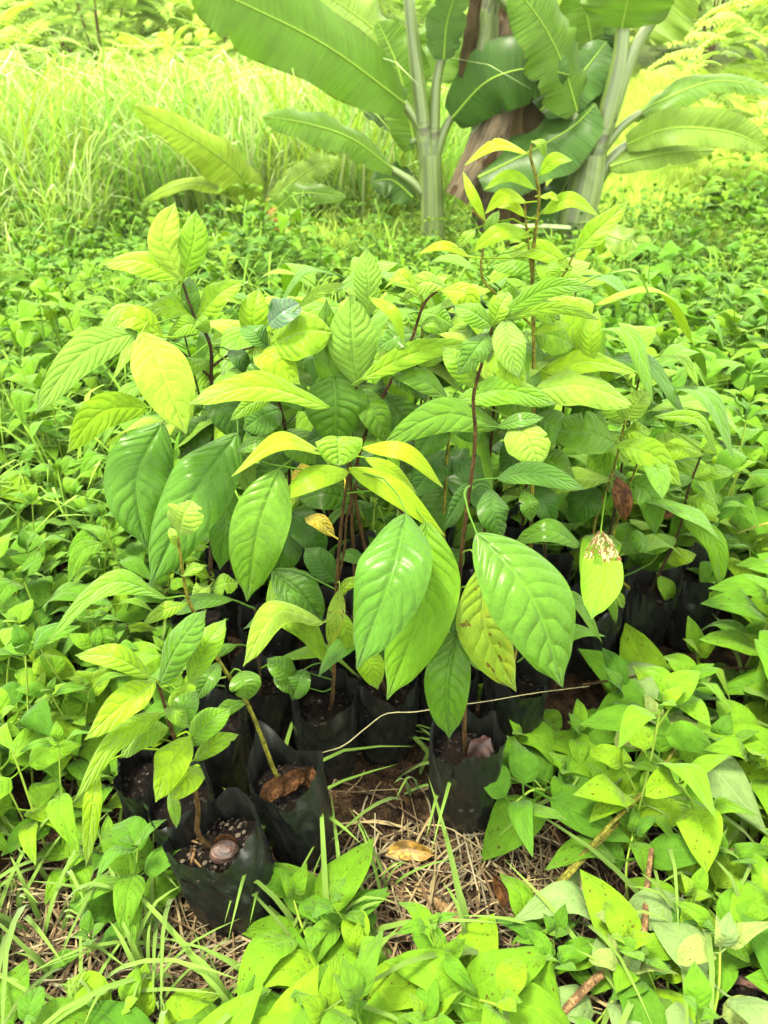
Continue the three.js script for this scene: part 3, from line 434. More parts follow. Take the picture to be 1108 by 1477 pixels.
// seed, dry leaves and chips lying in the bag mouths
{
  const s = bagA.top, q = thing('seed', 'round brown cracked seed lying on the potting soil', 'seed', s.clone().add(V(0.012, 0.004, 0.012)));
  const g = new THREE.SphereGeometry(0.0165, 20, 14), a = g.attributes.position;
  for (let i = 0; i < a.count; i++) { const k = 1 + 0.16 * (fbm(a.getX(i) * 90 + 5, a.getZ(i) * 90 + a.getY(i) * 60, 3) - 0.5); a.setXYZ(i, a.getX(i) * 1.15 * k, (a.getY(i) * 0.8 + 0.006) * k, a.getZ(i) * k); }
  g.computeVertexNormals(); mesh('seed_body', g, new THREE.MeshStandardMaterial({ color: lin([0.06, 0.026, 0.013]), map: dryMap, bumpMap: dryMap, bumpScale: 0.002, roughness: 0.6 }), q);
  mesh('seed_husk', blade({ pts: [V(-0.016, 0.004, -0.012), V(0, 0.021, -0.013), V(0.016, 0.006, -0.011)], w: 0.014, up: V(0, 0.3, -1), prof: PROF.round }), LM.B[0], q);
  for (let k = 0; k < 5; k++) { const a2 = 2.3 + k * 0.35, c = s.clone().add(V(Math.cos(a2) * 0.032, 0.006, Math.sin(a2) * 0.032)), d = V(rr(-0.01, 0.01), rr(0.002, 0.012), rr(-0.015, 0.02)); tag(mesh('wood_chip', tube([c.clone().sub(d), c, c.clone().add(d)], 0.0022, 0.0014, 4, 5), twigMat), 'pale wood chip at the stem foot beside the round seed', 'wood chip', 'wood chips in the polybag of the round seed'); }
  const lf = (p, d, L, w, mat, label, up = V(0.2, 1, 0.4)) => { const e = mesh('dry_leaf', blade({ pts: [p.clone().addScaledVector(d, -L / 2), p.clone().add(V(0, L * 0.14, 0)), p.clone().addScaledVector(d, L / 2)], w, up, fold: 0.55, curl: -0.15, wave: 0.45, freq: 19, twist: 0.7, nu: 8, nv: 14 }), mat); tag(e, label, 'dry leaf', 'dead leaves'); return e; };
  const b = bagB.top;
  lf(b.clone().add(V(-0.02, 0.016, 0.02)), V(0.4, 0.45, -0.5), 0.055, 0.024, LM.B[0], 'curled brown leaf leaning against the stem in the polybag mouth');
  lf(b.clone().add(V(0.006, 0.014, 0.004)), V(0.6, 0.35, -0.45), 0.06, 0.024, LM.B[0], 'folded tan leaf across the middle of the polybag mouth');
  lf(b.clone().add(V(0.026, 0.014, -0.004)), V(0.25, 0.6, -0.3), 0.055, 0.022, LM.B[0], 'brown leaf standing at the rim of the polybag of leaves');
  lf(bagC.top.clone().add(V(0.018, 0.022, 0.012)), V(0.4, 0.5, -0.2), 0.07, 0.034, new THREE.MeshStandardMaterial({ color: lin([0.06, 0.018, 0.008]), map: dryMap, roughness: 0.7, side: THREE.DoubleSide }), 'reddish dry leaf in the mouth of the polybag with holes');
  const gl = (x, y, ang, L, w, mat, label) => { const p = ground(x, y); p.y = groundH(p.x, p.z) + 0.012; lf(p, V(Math.cos(ang), 0.05, Math.sin(ang)), L, w, mat, label); };
  gl(592, 1242, 0.1, 0.07, 0.026, new THREE.MeshStandardMaterial({ color: lin([0.3, 0.19, 0.008]), map: dryMap, roughness: 0.7, side: THREE.DoubleSide }), 'bright yellow fallen leaf on the straw before the glossy polybag');
  gl(728, 1300, 1.3, 0.06, 0.03, LM.B[0], 'brown fallen leaf on the bare soil beside the broken stick');
  gl(748, 1308, 1.9, 0.05, 0.026, LM.B[0], 'small brown fallen leaf touching the other brown leaf on bare soil');
  gl(1066, 1452, 0.2, 0.1, 0.035, new THREE.MeshStandardMaterial({ color: lin([0.16, 0.085, 0.06]), map: dryMap, roughness: 0.8, side: THREE.DoubleSide }), 'long pinkish dry husk lying beside the long pale stick');
  gl(500, 960, 0.4, 0.05, 0.02, LM.B[0], 'brown leaf lying in the shaded gap between polybags');
}

// ---------------------------------------------------------------- banana clump
const banTone = { M: [0.066, 0.15, 0.005], D: [0.026, 0.075, 0.005], L: [0.16, 0.27, 0.005], F: [0.125, 0.22, 0.02], B: [0.055, 0.12, 0.02] };
const BM = {}; for (const k in banTone) BM[k] = new THREE.MeshPhysicalMaterial({ color: lin(banTone[k]), map: bananaMap, bumpMap: bananaBump, bumpScale: 0.006, roughness: 1, transmission: k === 'D' ? 0.2 : 0.38, thickness: 0, specularIntensity: 0.15, clearcoat: 0.14, clearcoatRoughness: 0.35, side: THREE.DoubleSide });
const sheathMap = texture(256, 512, (u, v) => { const l = fbm(u * 30, v * 3, 3), m = fbm(u * 4, v * 10, 4), k = 0.72 + 0.4 * (l - 0.5) + 0.5 * (m - 0.5), d = sstep(0.6, 0.72, m); return [k * (1 - 0.45 * d), k * (1 - 0.52 * d), k * (1 - 0.58 * d)]; });
const stemBan = new THREE.MeshPhysicalMaterial({ color: lin([0.125, 0.19, 0.032]), map: sheathMap, bumpMap: sheathMap, bumpScale: 0.006, roughness: 0.55, clearcoat: 0.15, clearcoatRoughness: 0.4 });
const petBan = new THREE.MeshPhysicalMaterial({ color: lin([0.105, 0.17, 0.022]), roughness: 0.5, map: sheathMap, clearcoat: 0.2, clearcoatRoughness: 0.4 });
const trunkBan = new THREE.MeshPhysicalMaterial({ specularIntensity: 0.15, color: lin([0.07, 0.052, 0.018]), map: sheathMap, bumpMap: sheathMap, bumpScale: 0.02, roughness: 0.8 });
const sheathDry = new THREE.MeshPhysicalMaterial({ specularIntensity: 0.15, color: lin([0.136, 0.108, 0.064]), map: sheathMap, bumpMap: sheathMap, bumpScale: 0.012, roughness: 0.85, side: THREE.DoubleSide });
const ribBan = new THREE.MeshPhysicalMaterial({ specularIntensity: 0.15, color: lin([0.1, 0.17, 0.018]), roughness: 0.5 });
const tear = k => (v, q) => Math.abs(q) > 0.6 && vnoise(v * 34 + k + (q > 0 ? 50 : 0), 3.5) > 0.83 ? 0.8 : 1 + 0.03 * (vnoise(v * 20 + k, q > 0 ? 1 : 7) - 0.5);
function bananaPlant(label, basePx, z0, build) {
  const b = at(basePx[0], basePx[1], z0); b.y = groundH(b.x, b.z) - 0.03;
  const g = thing('banana_plant', label, 'banana plant', b, 'banana plants in one clump'), q = ([x, y, d = 0]) => at(x, y, z0 + d).sub(b), mpp = z => -z / FOC * 0.97;
  build({
    g,
    stem: (pts, w0, w1, m = stemBan) => mesh('pseudostem', tube(pts.map(q), w0 / 2 * mpp(z0), w1 / 2 * mpp(z0), 16, 14, null, 0.05), m, g),
    petiole: (pts, w0, w1, m = petBan) => mesh('petiole', tube(pts.map(q), w0 / 2 * mpp(z0), w1 / 2 * mpp(z0), 14, 9), m, g),
    sheath: (pts, w, m = sheathDry, o = {}) => mesh('dry_sheath', blade({ pts: pts.map(q), w: w * mpp(z0), up: V(0.1, 0.35, 1), nu: 12, nv: 20, fold: 0.1, wave: 0.35, freq: 17, curl: 0.5, prof: v => 0.75 + 0.35 * Math.sin(v * 3) - 0.75 * sstep(0.85, 1, v) * fbm(v * 3, 5, 2), ...o }), m, g),
    leaf: (pts, w, tone, o = {}) => {
      const P = pts.map(q), T = P[P.length - 1].clone().sub(P[0]).normalize(), cam = EYE.clone().sub(b).sub(P[1]).normalize();
      let n = cam.multiplyScalar(0.8).addScaledVector(UP, 0.5); n.addScaledVector(T, -n.dot(T)).normalize(); if (o.r) n.applyAxisAngle(T, o.r * Math.PI / 180);
      const lf = mesh('leaf', blade({ pts: P, w: w * mpp(z0), prof: PROF.banana, up: n, nu: 14, nv: 34, fold: o.f ?? 0.25, curl: o.c ?? 0.2, wave: o.wv ?? 0.13, freq: 19, ph: rr(0, 6), twist: o.tw || 0, edge: tear(rr(0, 90)) }), BM[tone], g);
      const rib = mesh('midrib', tube(P, 0.006, 0.0015, 18, 7), ribBan, lf); rib.position.copy(n).multiplyScalar(0.002);
    },
  });
  return shadows(g);
}
const ZB = -4.3;
bananaPlant('slim pale green banana plant with big leaves fanning from one stem', [625, 378], ZB, k => {
  k.stem([[626, 385], [624, 330], [623, 283], [621, 222]], 36, 30);
  k.petiole([[616, 240], [608, 160], [598, 76], [588, -20]], 24, 14); k.leaf([[588, -20], [575, -120], [520, -220, 0.3]], 130, 'M');
  k.petiole([[625, 240], [627, 170], [632, 105], [668, -10]], 18, 10); k.leaf([[640, 85, 0.05], [645, 30, 0.1], [668, -40, 0.2]], 52, 'B', { r: 35 });
  k.petiole([[620, 250], [608, 190], [582, 148], [556, 118]], 17, 10); k.leaf([[585, 150, 0.02], [470, 66, 0.25], [330, -4, 0.5], [270, -30, 0.6]], 98, 'M', { f: 0.05, r: -10, c: 0.1 });
  k.petiole([[622, 262], [632, 215], [648, 175], [668, 155]], 15, 9); k.leaf([[652, 170, 0.05], [705, 116, 0.15], [770, 98, 0.2], [822, 108, 0.2]], 84, 'D', { r: 25, f: 0.05 });
  k.petiole([[624, 300], [600, 268], [578, 252], [550, 236]], 17, 9); k.leaf([[566, 244, 0.03], [506, 200, 0.15], [440, 178, 0.25], [378, 168, 0.3]], 54, 'M', { r: 12, f: 0.12 });
  k.leaf([[600, 215, -0.1], [575, 100, -0.2], [545, 30, -0.3]], 80, 'M', { r: -20 }); k.leaf([[596, 285, -0.15], [565, 260, -0.2], [535, 262, -0.2]], 60, 'D', {}); k.leaf([[604, 200, -0.1], [560, 160, -0.3], [520, 150, -0.4]], 50, 'B', {});
  k.leaf([[634, 120, -0.2], [640, 60, -0.3], [632, 0, -0.4]], 70, 'M', {}); k.leaf([[560, 60, -0.3], [510, 20, -0.3], [450, -20, -0.3]], 90, 'F', { r: 20 });
});
bananaPlant('old thick banana trunk wrapped in brown dry sheaths', [728, 376], ZB - 0.15, k => {
  k.stem([[726, 385], [728, 280], [733, 120], [742, -40]], 92, 84, trunkBan);
  k.sheath([[748, -20, 0.16], [742, 60, 0.19], [726, 150, 0.22], [700, 215, 0.27], [660, 285, 0.33]], 46); k.sheath([[690, -20, 0.2], [682, 40, 0.22], [674, 90, 0.22], [668, 112, 0.22]], 17, trunkBan);
  k.sheath([[712, -20, 0.24], [705, 60, 0.22], [698, 170, 0.2], [688, 230, 0.2]], 26, stemBan); k.sheath([[770, -20, 0.15], [772, 120, 0.16], [770, 260, 0.17], [765, 360, 0.17]], 36, trunkBan); k.sheath([[706, 250, 0.18], [702, 310, 0.18], [704, 370, 0.18]], 30, sheathDry);
  k.leaf([[690, 256, 0.3], [750, 226, 0.3], [825, 184, 0.3], [860, 150, 0.3]], 96, 'D', { r: -15, f: 0.08 }); k.leaf([[780, 160, 0.25], [835, 110, 0.2], [875, 60, 0.1]], 70, 'D', {});
  k.leaf([[760, 320, 0.2], [800, 290, 0.2], [830, 240, 0.1]], 50, 'D', {});
});
bananaPlant('banana plant with a pale forked stem and leaves drooping over the lawn', [838, 372], ZB + 0.1, k => {
  k.stem([[826, 378], [832, 320], [846, 262], [852, 222]], 56, 42);
  k.petiole([[850, 250], [868, 190], [890, 110], [897, 60], [896, -20]], 34, 15); k.petiole([[862, 215], [885, 150], [915, 70], [950, 18]], 28, 12); k.leaf([[930, 50, -0.1], [962, 10, -0.1], [1010, -50]], 90, 'F', {});
  k.petiole([[842, 250], [834, 192], [820, 145], [771, 58], [716, -10]], 20, 11);
  k.leaf([[832, 160, 0.03], [812, 95, 0.08], [786, 40, 0.12], [735, -30, 0.15]], 92, 'M', { r: 16, f: 0.12 }); k.leaf([[897, 40, 0.05], [905, 0, 0.1], [910, -60, 0.2]], 110, 'M', {});
  k.petiole([[838, 310], [862, 260], [892, 220], [925, 200]], 24, 12); k.leaf([[905, 208, 0.03], [963, 186, 0.12], [1054, 191, 0.2], [1106, 213, 0.25]], 48, 'F', { r: 14, f: 0.6 });
  k.petiole([[858, 232], [878, 205], [900, 180], [925, 162]], 15, 9); k.leaf([[915, 168, -0.1], [955, 145], [1033, 117], [1125, 134]], 46, 'M', { r: -20, f: 0.2 });
  k.leaf([[880, 240, 0.05], [950, 222, 0.1], [1030, 217, 0.1]], 36, 'F', { f: 0.1 }); k.leaf([[840, 165, -0.1], [850, 90, -0.2], [870, 30, -0.2]], 90, 'D', {}); k.leaf([[862, 110, -0.2], [850, 40, -0.2], [835, -30, -0.2]], 90, 'M', {});
  k.leaf([[860, 330, 0.2], [895, 345, 0.3], [940, 350, 0.35]], 44, 'F', { f: 0.1 });
});
bananaPlant('young lime banana sucker in the tall grass', [382, 352], -4.85, k => {
  k.stem([[382, 356], [381, 330], [378, 300]], 22, 14);
  k.leaf([[378, 305], [355, 262, 0.05], [300, 215, 0.15], [192, 152, 0.25]], 66, 'L', { r: 8, f: 0.1 }); k.leaf([[370, 305], [330, 275, 0.1], [278, 263, 0.15], [205, 290, 0.2]], 34, 'L', { r: 25 });
  k.leaf([[386, 305], [415, 270], [455, 240], [492, 232]], 40, 'F', {}); k.leaf([[390, 310, 0.05], [430, 280, 0.1], [500, 285, 0.15]], 34, 'M', {});
  k.sheath([[392, 300, 0.06], [402, 318, 0.1], [420, 335, 0.12], [432, 352, 0.12]], 22, new THREE.MeshStandardMaterial({ color: lin([0.6, 0.25, 0.04]), map: sheathMap, roughness: 0.8, side: THREE.DoubleSide }));
});
{
  const p = [[700, 334], [760, 328], [822, 330]].map(([x, y]) => { const q = at(x, y, -3.95); return q; });
  tag(mesh('fallen_stalk', tube(p, 0.02, 0.016, 12, 9), petBan), 'pale green cut stalk lying across the foot of the banana trunk', 'stalk');
}

// ---------------------------------------------------------------- weeds
const weedLeafGeo = [];
for (let k = 0; k < 8; k++) {
  const L = 1, d = rr(-0.05, 0.35), pet = 0.18, pts = [V(0, 0.02, pet), V(rr(-0.05, 0.05), 0.14 + rr(-0.04, 0.06), pet + 0.42), V(rr(-0.1, 0.1), 0.05 - d, pet + 0.95)];
  weedLeafGeo.push(mergeGeometries([blade({ pts, w: [0.5, 0.6, 0.42, 0.68, 0.56, 0.36, 0.62, 0.5][k], prof: k === 3 ? PROF.round : k === 5 ? PROF.lance : PROF.ovate, nu: 6, nv: 10, fold: rr(0.05, 0.35), curl: rr(0.02, 0.16), wave: rr(0.04, 0.14), ph: rr(0, 6), twist: rr(-0.3, 0.3) }), tube([V(0, 0, 0), V(0, 0.0, pet * 0.5), pts[0], pts[0].clone().lerp(pts[1], 0.2)], 0.02, 0.016, 3, 4, PET)]));
}
function weedPlan(kind) {                          // stem points and leaf placements of one weed, about 0.2 m tall
  const sprawl = kind === 'sprawl', low = kind === 'low', tall = kind === 'tall', h = tall ? rr(0.26, 0.36) : low ? rr(0.04, 0.075) : rr(0.12, 0.24), n = tall ? 7 : low ? 2 + Math.floor(rnd() * 2) : 3 + Math.floor(rnd() * 3), lx = sprawl ? rr(0.08, 0.18) : rr(-0.05, 0.05), lz = rr(-0.05, 0.05), hy = sprawl ? h * 0.35 : h;
  const P = t => V(lx * (sprawl ? t : t * t), hy * (sprawl ? Math.sin(t * 1.9) : t), lz * t), leaves = [];
  for (let k = 0; k < n; k++) {
    const t = (k + 1) / n, a0 = k * Math.PI / 2 + rr(-0.4, 0.4), size = rr(0.066, 0.098) * (k === n - 1 ? 0.62 : k === 0 ? 0.8 : 1);
    for (const s of [0, 1]) leaves.push({ g: tall ? pick([2, 5, 5]) : Math.floor(rnd() * 8), p: P(t), a: a0 + s * Math.PI + rr(-0.25, 0.25), tilt: rr(-0.45, 0.3) - (k === n - 1 ? 0.35 : 0), roll: rr(-0.35, 0.35) + (kind === 'wilt' && rnd() < 0.4 ? Math.PI : 0), s: size * rr(0.85, 1.15) });
  }
  if (!sprawl) leaves.push({ g: 1, p: P(1), a: rr(0, 6), tilt: -1.0, roll: 0, s: 0.035 }, { g: 4, p: P(1), a: rr(0, 6), tilt: -1.1, roll: 0, s: 0.03 });
  return { pts: [P(0).add(V(0, -0.01, 0)), P(0.33), P(0.66), P(1)], leaves };
}
const leafMatrix = l => new THREE.Matrix4().compose(l.p, new THREE.Quaternion().setFromEuler(new THREE.Euler(l.tilt, l.a, l.roll, 'YXZ')), V(l.s, l.s, l.s));
const KINDS = ['up', 'up', 'up', 'up', 'up', 'wilt', 'sprawl', 'up', 'low', 'low', 'low', 'low', 'tall', 'tall'];
const PLANS = KINDS.map(weedPlan), weedStems = PLANS.map(p => tube(p.pts, 0.0018, 0.0011, 7, 5, null)), weedAll = PLANS.map(p => mergeGeometries([tube(p.pts, 0.0018, 0.0011, 5, 4, PET), ...p.leaves.map(l => weedLeafGeo[l.g].clone().applyMatrix4(leafMatrix(l)))]));
const PROTO = {};
function weed(plan, tone, pos, turn, scale, label, group) {
  const key = plan + tone; let g = PROTO[key];
  if (!g) {
    g = PROTO[key] = new THREE.Group(); const p = PLANS[plan];
    mesh('stem', weedStems[plan], weedStem, g);
    p.leaves.forEach(l => { const lf = mesh('leaf', weedLeafGeo[l.g], pick(WM[tone]), g); lf.applyMatrix4(leafMatrix(l)); });
  }
  const c = g.clone(); c.name = numbered('weed'); c.position.copy(pos); c.rotation.y = turn; c.scale.setScalar(scale); scene.add(c); tag(c, label, 'weed', group); return c;
}
// where the straw litter shows between the weeds (photo pixels on the ground): 0 bare, 1 full cover
function cover(x, y) {
  const e = (cx, cy, rx, ry) => Math.hypot((x - cx) / rx, (y - cy) / ry);
  let c = 1;
  c = Math.min(c, sstep(0.75, 1.25, e(150, 1410, 250, 170)) + 0.3); c = Math.min(c, sstep(0.7, 1.2, e(650, 1290, 190, 105)) + 0.02);
  c = Math.min(c, sstep(0.7, 1.2, e(60, 1560, 260, 130)) + 0.2); c = Math.min(c, sstep(0.6, 1.1, e(860, 1240, 110, 60)) + 0.3); c = Math.min(c, sstep(0.7, 1.1, e(30, 690, 60, 50)) + 0.2);
  return c;
}
const inBags = (x, z, pad) => BAGS.some(b => Math.hypot(b.x - x, b.z - z) < b.r + pad) || (z < -0.9 && z > -1.22 && x > -0.30 && x < 0.40);
const spots = [];
for (let z = -0.36; z > -5.2;) {
  const step = 0.062 + 0.004 * sstep(-0.7, -1.0, z) + 0.022 * clamp((-z - 0.8) / 2, 0, 1), half = 0.62 * (-z) * 1.0 + 0.5;
  for (let x = -half; x < half; x += step) {
    const X = x + rr(-0.5, 0.5) * step, Z = z + rr(-0.5, 0.5) * step, P = V(X, groundH(X, Z), Z), [sx, sy, d] = toPx(P);
    if (inBags(X, Z, 0.018) || (Z < -0.70 && Z > -1.2 && X > -0.22 && X < 0.26)) continue;
    const grassy = sstep(-4.0, -5.0, Z) * sstep(0.3, -0.5, X); if (rnd() < grassy) continue;
    if (sx > 830 && sx < 1020 && sy > 930 && sy < 1000) continue;
    if (rnd() > cover(sx, sy)) continue;
    spots.push({ X, Z, P, sx, sy, d });
  }
  z -= step;
}
const inView = spots.filter(s => s.sx > -40 && s.sx < 1150 && s.sy < 1530 && s.d > 0.3).sort((a, b) => a.d - b.d), single = new Set(inView.slice(0, 290));
const stuff = PLANS.map(() => []);
for (const s of spots) {
  const far = clamp((-s.Z - 1.1) / 1.2, 0, 1), herb = s.Z < -1.0 && rnd() < 0.14, lowNeed = (s.Z < -1.2 && rnd() < 0.3) || (s.X > 0.25 && s.X < 0.62 && s.Z > -1.1 && s.Z < -0.8) || s.Z > -0.66 || (s.Z > -0.8 && s.X > -0.1 && s.X < 0.25) || inBags(s.X, s.Z, 0.06), pl = herb ? 12 + Math.floor(rnd() * 2) : lowNeed && rnd() < (s.Z > -0.62 && s.sx > 480 ? 0.6 : 0.9) ? 8 + Math.floor(rnd() * 4) : s.sx > 700 && s.sy > 950 && s.Z < -0.6 && rnd() < 0.3 ? 5 + Math.floor(rnd() * 2) : Math.floor(rnd() * (s.Z > -0.6 ? 5 : 8));
  let sc = rr(0.9, 1.4) * (pl >= 12 ? 0.8 : pl >= 8 ? 1.12 : s.Z > -0.62 ? 0.72 : 1) + 0.3 * far * rr(0.5, 1.1); sc *= 0.72 + 0.56 * fbm(s.X * 1.7 + 20, s.Z * 1.7 + 20, 2); if (s.Z < -2.2) sc *= 0.82; if (s.Z < -2.9 && s.X > -0.3 && s.X < 1.9) sc *= 0.72; if (s.Z > -0.75 && s.sx > 640) sc *= 0.84; if (s.X > 0.5 && s.Z < -1.3) sc *= 1.15;
  
  
  const wild = rnd(), tone = wild > 0.997 ? 'O' : wild < 0.4 ? 'F' : wild < 0.62 ? 'L' : wild < 0.8 ? 'G' : wild < 0.92 ? 'M' : s.sx > 650 && s.sy > 900 && rnd() < 0.4 ? 'P' : 'F';
  const tone2 = s.sx > 750 && s.sy > 1000 && rnd() < 0.13 ? 'P' : tone, turn = rr(0, 6.28);
  if (single.has(s)) {
    const word = { F: 'fresh green', L: 'bright lime', G: 'soft green', M: 'deep green', O: 'yellowing', P: 'pale wilting' }[tone2];
    const side = s.Z > -0.62 ? 'in front of the polybags' : s.X < -0.2 ? 'beside the polybags on the straw littered side' : s.X > 0.3 ? 'beside the polybags on the side of the long dry stick' : 'squeezed in close among the polybags';
    const habit = pl >= 12 ? 'tall narrow-leaved weed' : pl >= 8 ? 'low spreading weed' : pl === 6 ? 'sprawling weed' : 'upright broad-leaved weed';
    weed(pl, tone2, s.P, turn, sc, `${word} ${habit} ${side}`, `${word} ${habit}s ${side}`);
  } else stuff[pl].push([s.P, turn, sc, tone]);
}
stuff.forEach((list, k) => {
  const m = new THREE.InstancedMesh(weedAll[k], leafMat([1, 1, 1], WEED, { t: 0.36, coat: 0.045, cr: 0.5, bump: 0.0016 }), list.length);
  list.forEach(([p, a, s, t], i) => { m.setMatrixAt(i, new THREE.Matrix4().compose(p, new THREE.Quaternion().setFromAxisAngle(UP, a), V(s, s * rr(0.9, 1.15), s))); const c = WTONE[t], b = rr(0.85, 1.15); m.setColorAt(i, lin([c[0] * b * rr(0.9, 1.1), c[1] * b, c[2] * b])); });
  m.name = numbered('weed_cover'); m.castShadow = m.receiveShadow = true; scene.add(m); tag(m, 'dense cover of small broad-leaved weeds behind and around the polybags', 'weeds', 'weed cover', 'stuff');
});

// ---------------------------------------------------------------- grass
function tuft(n, h, spreadR, w, lean) {
  const gs = [];
  for (let k = 0; k < n; k++) {
    const a = rr(0, 6.28), d = V(Math.cos(a), 0, Math.sin(a)), H = h * rr(0.55, 1.1), l = lean * rr(0.3, 1.3) * H, b = V(rr(-1, 1) * spreadR, -0.01, rr(-1, 1) * spreadR);
    const pts = [b, b.clone().add(V(0, H * 0.5, 0)).addScaledVector(d, l * 0.25), b.clone().add(V(0, H * 0.85, 0)).addScaledVector(d, l * 0.65), b.clone().add(V(0, H * (rnd() < 0.4 ? 0.75 : 0.98), 0)).addScaledVector(d, l * 1.15)];
    gs.push(blade({ pts, w: w * rr(0.7, 1.3), up: V(-d.x, 0.4, -d.z), nu: 2, nv: 6, fold: 0.35, wave: 0, curl: 0, prof: v => Math.pow(1 - v, 0.6) * (0.5 + 0.5 * sstep(0, 0.2, v)) }));
  }
  return mergeGeometries(gs);
}
const grassMat = new THREE.MeshPhysicalMaterial({ color: 0xffffff, roughness: 1, transmission: 0.36, thickness: 0, specularIntensity: 0.25, clearcoat: 0.08, clearcoatRoughness: 0.5, side: THREE.DoubleSide });
function scatter(name, label, geo, mat, list, cat = 'grass') {
  const m = new THREE.InstancedMesh(geo, mat, list.length);
  list.forEach(([p, a, s, c, q], i) => { m.setMatrixAt(i, new THREE.Matrix4().compose(p, q || new THREE.Quaternion().setFromAxisAngle(UP, a), V(s, s, s))); m.setColorAt(i, lin(c)); });
  m.name = numbered(name); m.castShadow = m.receiveShadow = true; scene.add(m); return tag(m, label, cat, null, 'stuff');
}
{
  const tall = [tuft(11, 0.8, 0.1, 0.017, 0.6), tuft(9, 0.95, 0.12, 0.020, 0.9), tuft(12, 0.55, 0.1, 0.015, 0.8)], lists = [[], [], []];
  for (let k = 0; k < 2300; k++) {
    const z = -rr(3.4, 9.5), x = rr(-0.66 * -z, 0.2 + 0.05 * -z); if (z > -4.2 && rnd() < 0.35) continue; if (z > -5.05 && x > -1.6) continue;
    const b = rr(0.8, 1.25); lists[k % 3].push([V(x, groundH(x, z), z), rr(0, 6.28), rr(0.6, 1.15) * (z > -4.3 ? 0.6 : 1), rnd() < 0.25 ? [0.19 * b, 0.26 * b, 0.08 * b] : [0.115 * b * rr(0.8, 1.25), 0.215 * b, 0.012 * b * rr(0.7, 2)]]);
  }
  lists.forEach((l, i) => scatter('tall_grass', 'tall arching bright grass behind the weeds around the banana sucker', tall[i], grassMat, l));
  const short = tuft(12, 0.16, 0.05, 0.006, 0.6), ls = [];
  for (let k = 0; k < 9000; k++) { const z = -4.2 - 13 * Math.pow(rnd(), 1.1), x = rr(-0.2 - 0.05 * -z, 0.7 * -z); const b = rr(0.85, 1.2); ls.push([V(x, groundH(x, z), z), rr(0, 6.28), rr(0.7, 1.3), [0.18 * b, 0.275 * b, 0.024 * b]]); }
  scatter('lawn_grass', 'short sunlit yellow green grass beyond the banana clump', short, grassMat, ls);
  const low = tuft(6, 0.13, 0.03, 0.008, 1.4), lw = [];
  for (let k = 0; k < 75; k++) { const gx = rr(-40, 1150), gy = rr(1000, 1500), p = ground(gx, gy); if (gx > 520 && gx < 800 && gy > 1170 && gy < 1370 && rnd() < 0.8) continue; if (inBags(p.x, p.z, 0.0)) continue; p.y = groundH(p.x, p.z); const b = rr(0.7, 1.2); lw.push([p, rr(0, 6.28), rr(0.4, 1.2), [0.065 * b, 0.12 * b, 0.012 * b]]); }
  const mid = []; for (let k = 0; k < 320; k++) { const z = -rr(1.35, 4.6), x = rr(-0.62 * -z, 0.62 * -z), b = rr(0.8, 1.2); if (x > 0 && rnd() < 0.5) continue; mid.push([V(x, groundH(x, z), z), rr(0, 6.28), rr(0.35, 0.6), [0.1 * b, 0.2 * b, 0.012 * b]]); }
  scatter('tall_grass', 'loose grass tufts growing up through the weeds behind the seedlings', tall[2], grassMat, mid);
  scatter('thin_grass', 'thin green grass blades growing through the straw', low, grassMat, lw);
}
// straw litter on the ground
{
  const s = [0, 1, 2].map(k => blade({ pts: [V(-0.5, 0, 0), V(-0.1, rr(0.02, 0.06), rr(-0.08, 0.08)), V(0.5, rr(0, 0.05), rr(-0.1, 0.1))], w: 0.035, nu: 2, nv: 5, fold: 0.5, wave: 0, curl: 0, prof: v => 1 - 0.5 * v })), ls = [[], [], []];
  for (let k = 0; k < 5200; k++) {
    const x = rr(-60, 1170), y = rr(1010, 1540), c = cover(x, y); if (rnd() > 1.12 - c) continue;
    const p = ground(x, y); if (inBags(p.x, p.z, -0.01)) continue; p.y = groundH(p.x, p.z) + rr(0.001, 0.014);
    const b = rr(0.45, 1.2), brown = rnd() < 0.42; ls[k % 3].push([p, 0, rr(0.03, 0.13), brown ? rnd() < 0.4 ? [0.03 * b, 0.02 * b, 0.011 * b] : [0.055 * b, 0.036 * b, 0.018 * b] : rnd() < 0.4 ? [0.1 * b, 0.088 * b, 0.052 * b] : [0.12 * b, 0.096 * b, 0.046 * b], new THREE.Quaternion().setFromEuler(new THREE.Euler(rr(-0.5, 0.5), rr(0, 6.28), rr(-0.12, 0.18), 'YXZ'))]);
  }
  ls.forEach((l, i) => scatter('straw_litter', 'dry straw and grass stems littering the soil in front', s[i], strawMat, l, 'straw'));
}
// sticks and runners
function stick(label, pts, r0, r1, m, cat = 'stick', name = 'stick') { return tag(mesh(name, tube(pts, r0, r1, 26, 7, null, 0.2), m), label, cat); }
const gp = (x, y, h) => { const p = ground(x, y), d = ray(x, y), t = -(CAM_H - h) / d.y; return V(d.x * t, h, d.z * t); };
stick('long pale dry stick bent in the middle, lying over the weeds', [gp(780, 1500, 0.03), gp(850, 1420, 0.05), gp(923, 1362, 0.06), gp(932, 1290, 0.06), gp(940, 1225, 0.07)], 0.0055, 0.0035, twigMat);
stick('broken weathered stick lying on the bare soil patch', [gp(600, 1280, 0.012), gp(640, 1310, 0.012), gp(690, 1345, 0.01)], 0.010, 0.006, twigMat);
stick('thin brown twig lying level through the weeds behind the lime seedling', [gp(-20, 1092, 0.05), gp(90, 1094, 0.05), gp(170, 1090, 0.05), gp(260, 1090, 0.06), gp(375, 1102, 0.06)], 0.003, 0.0025, stemBrown, 'twig', 'twig');
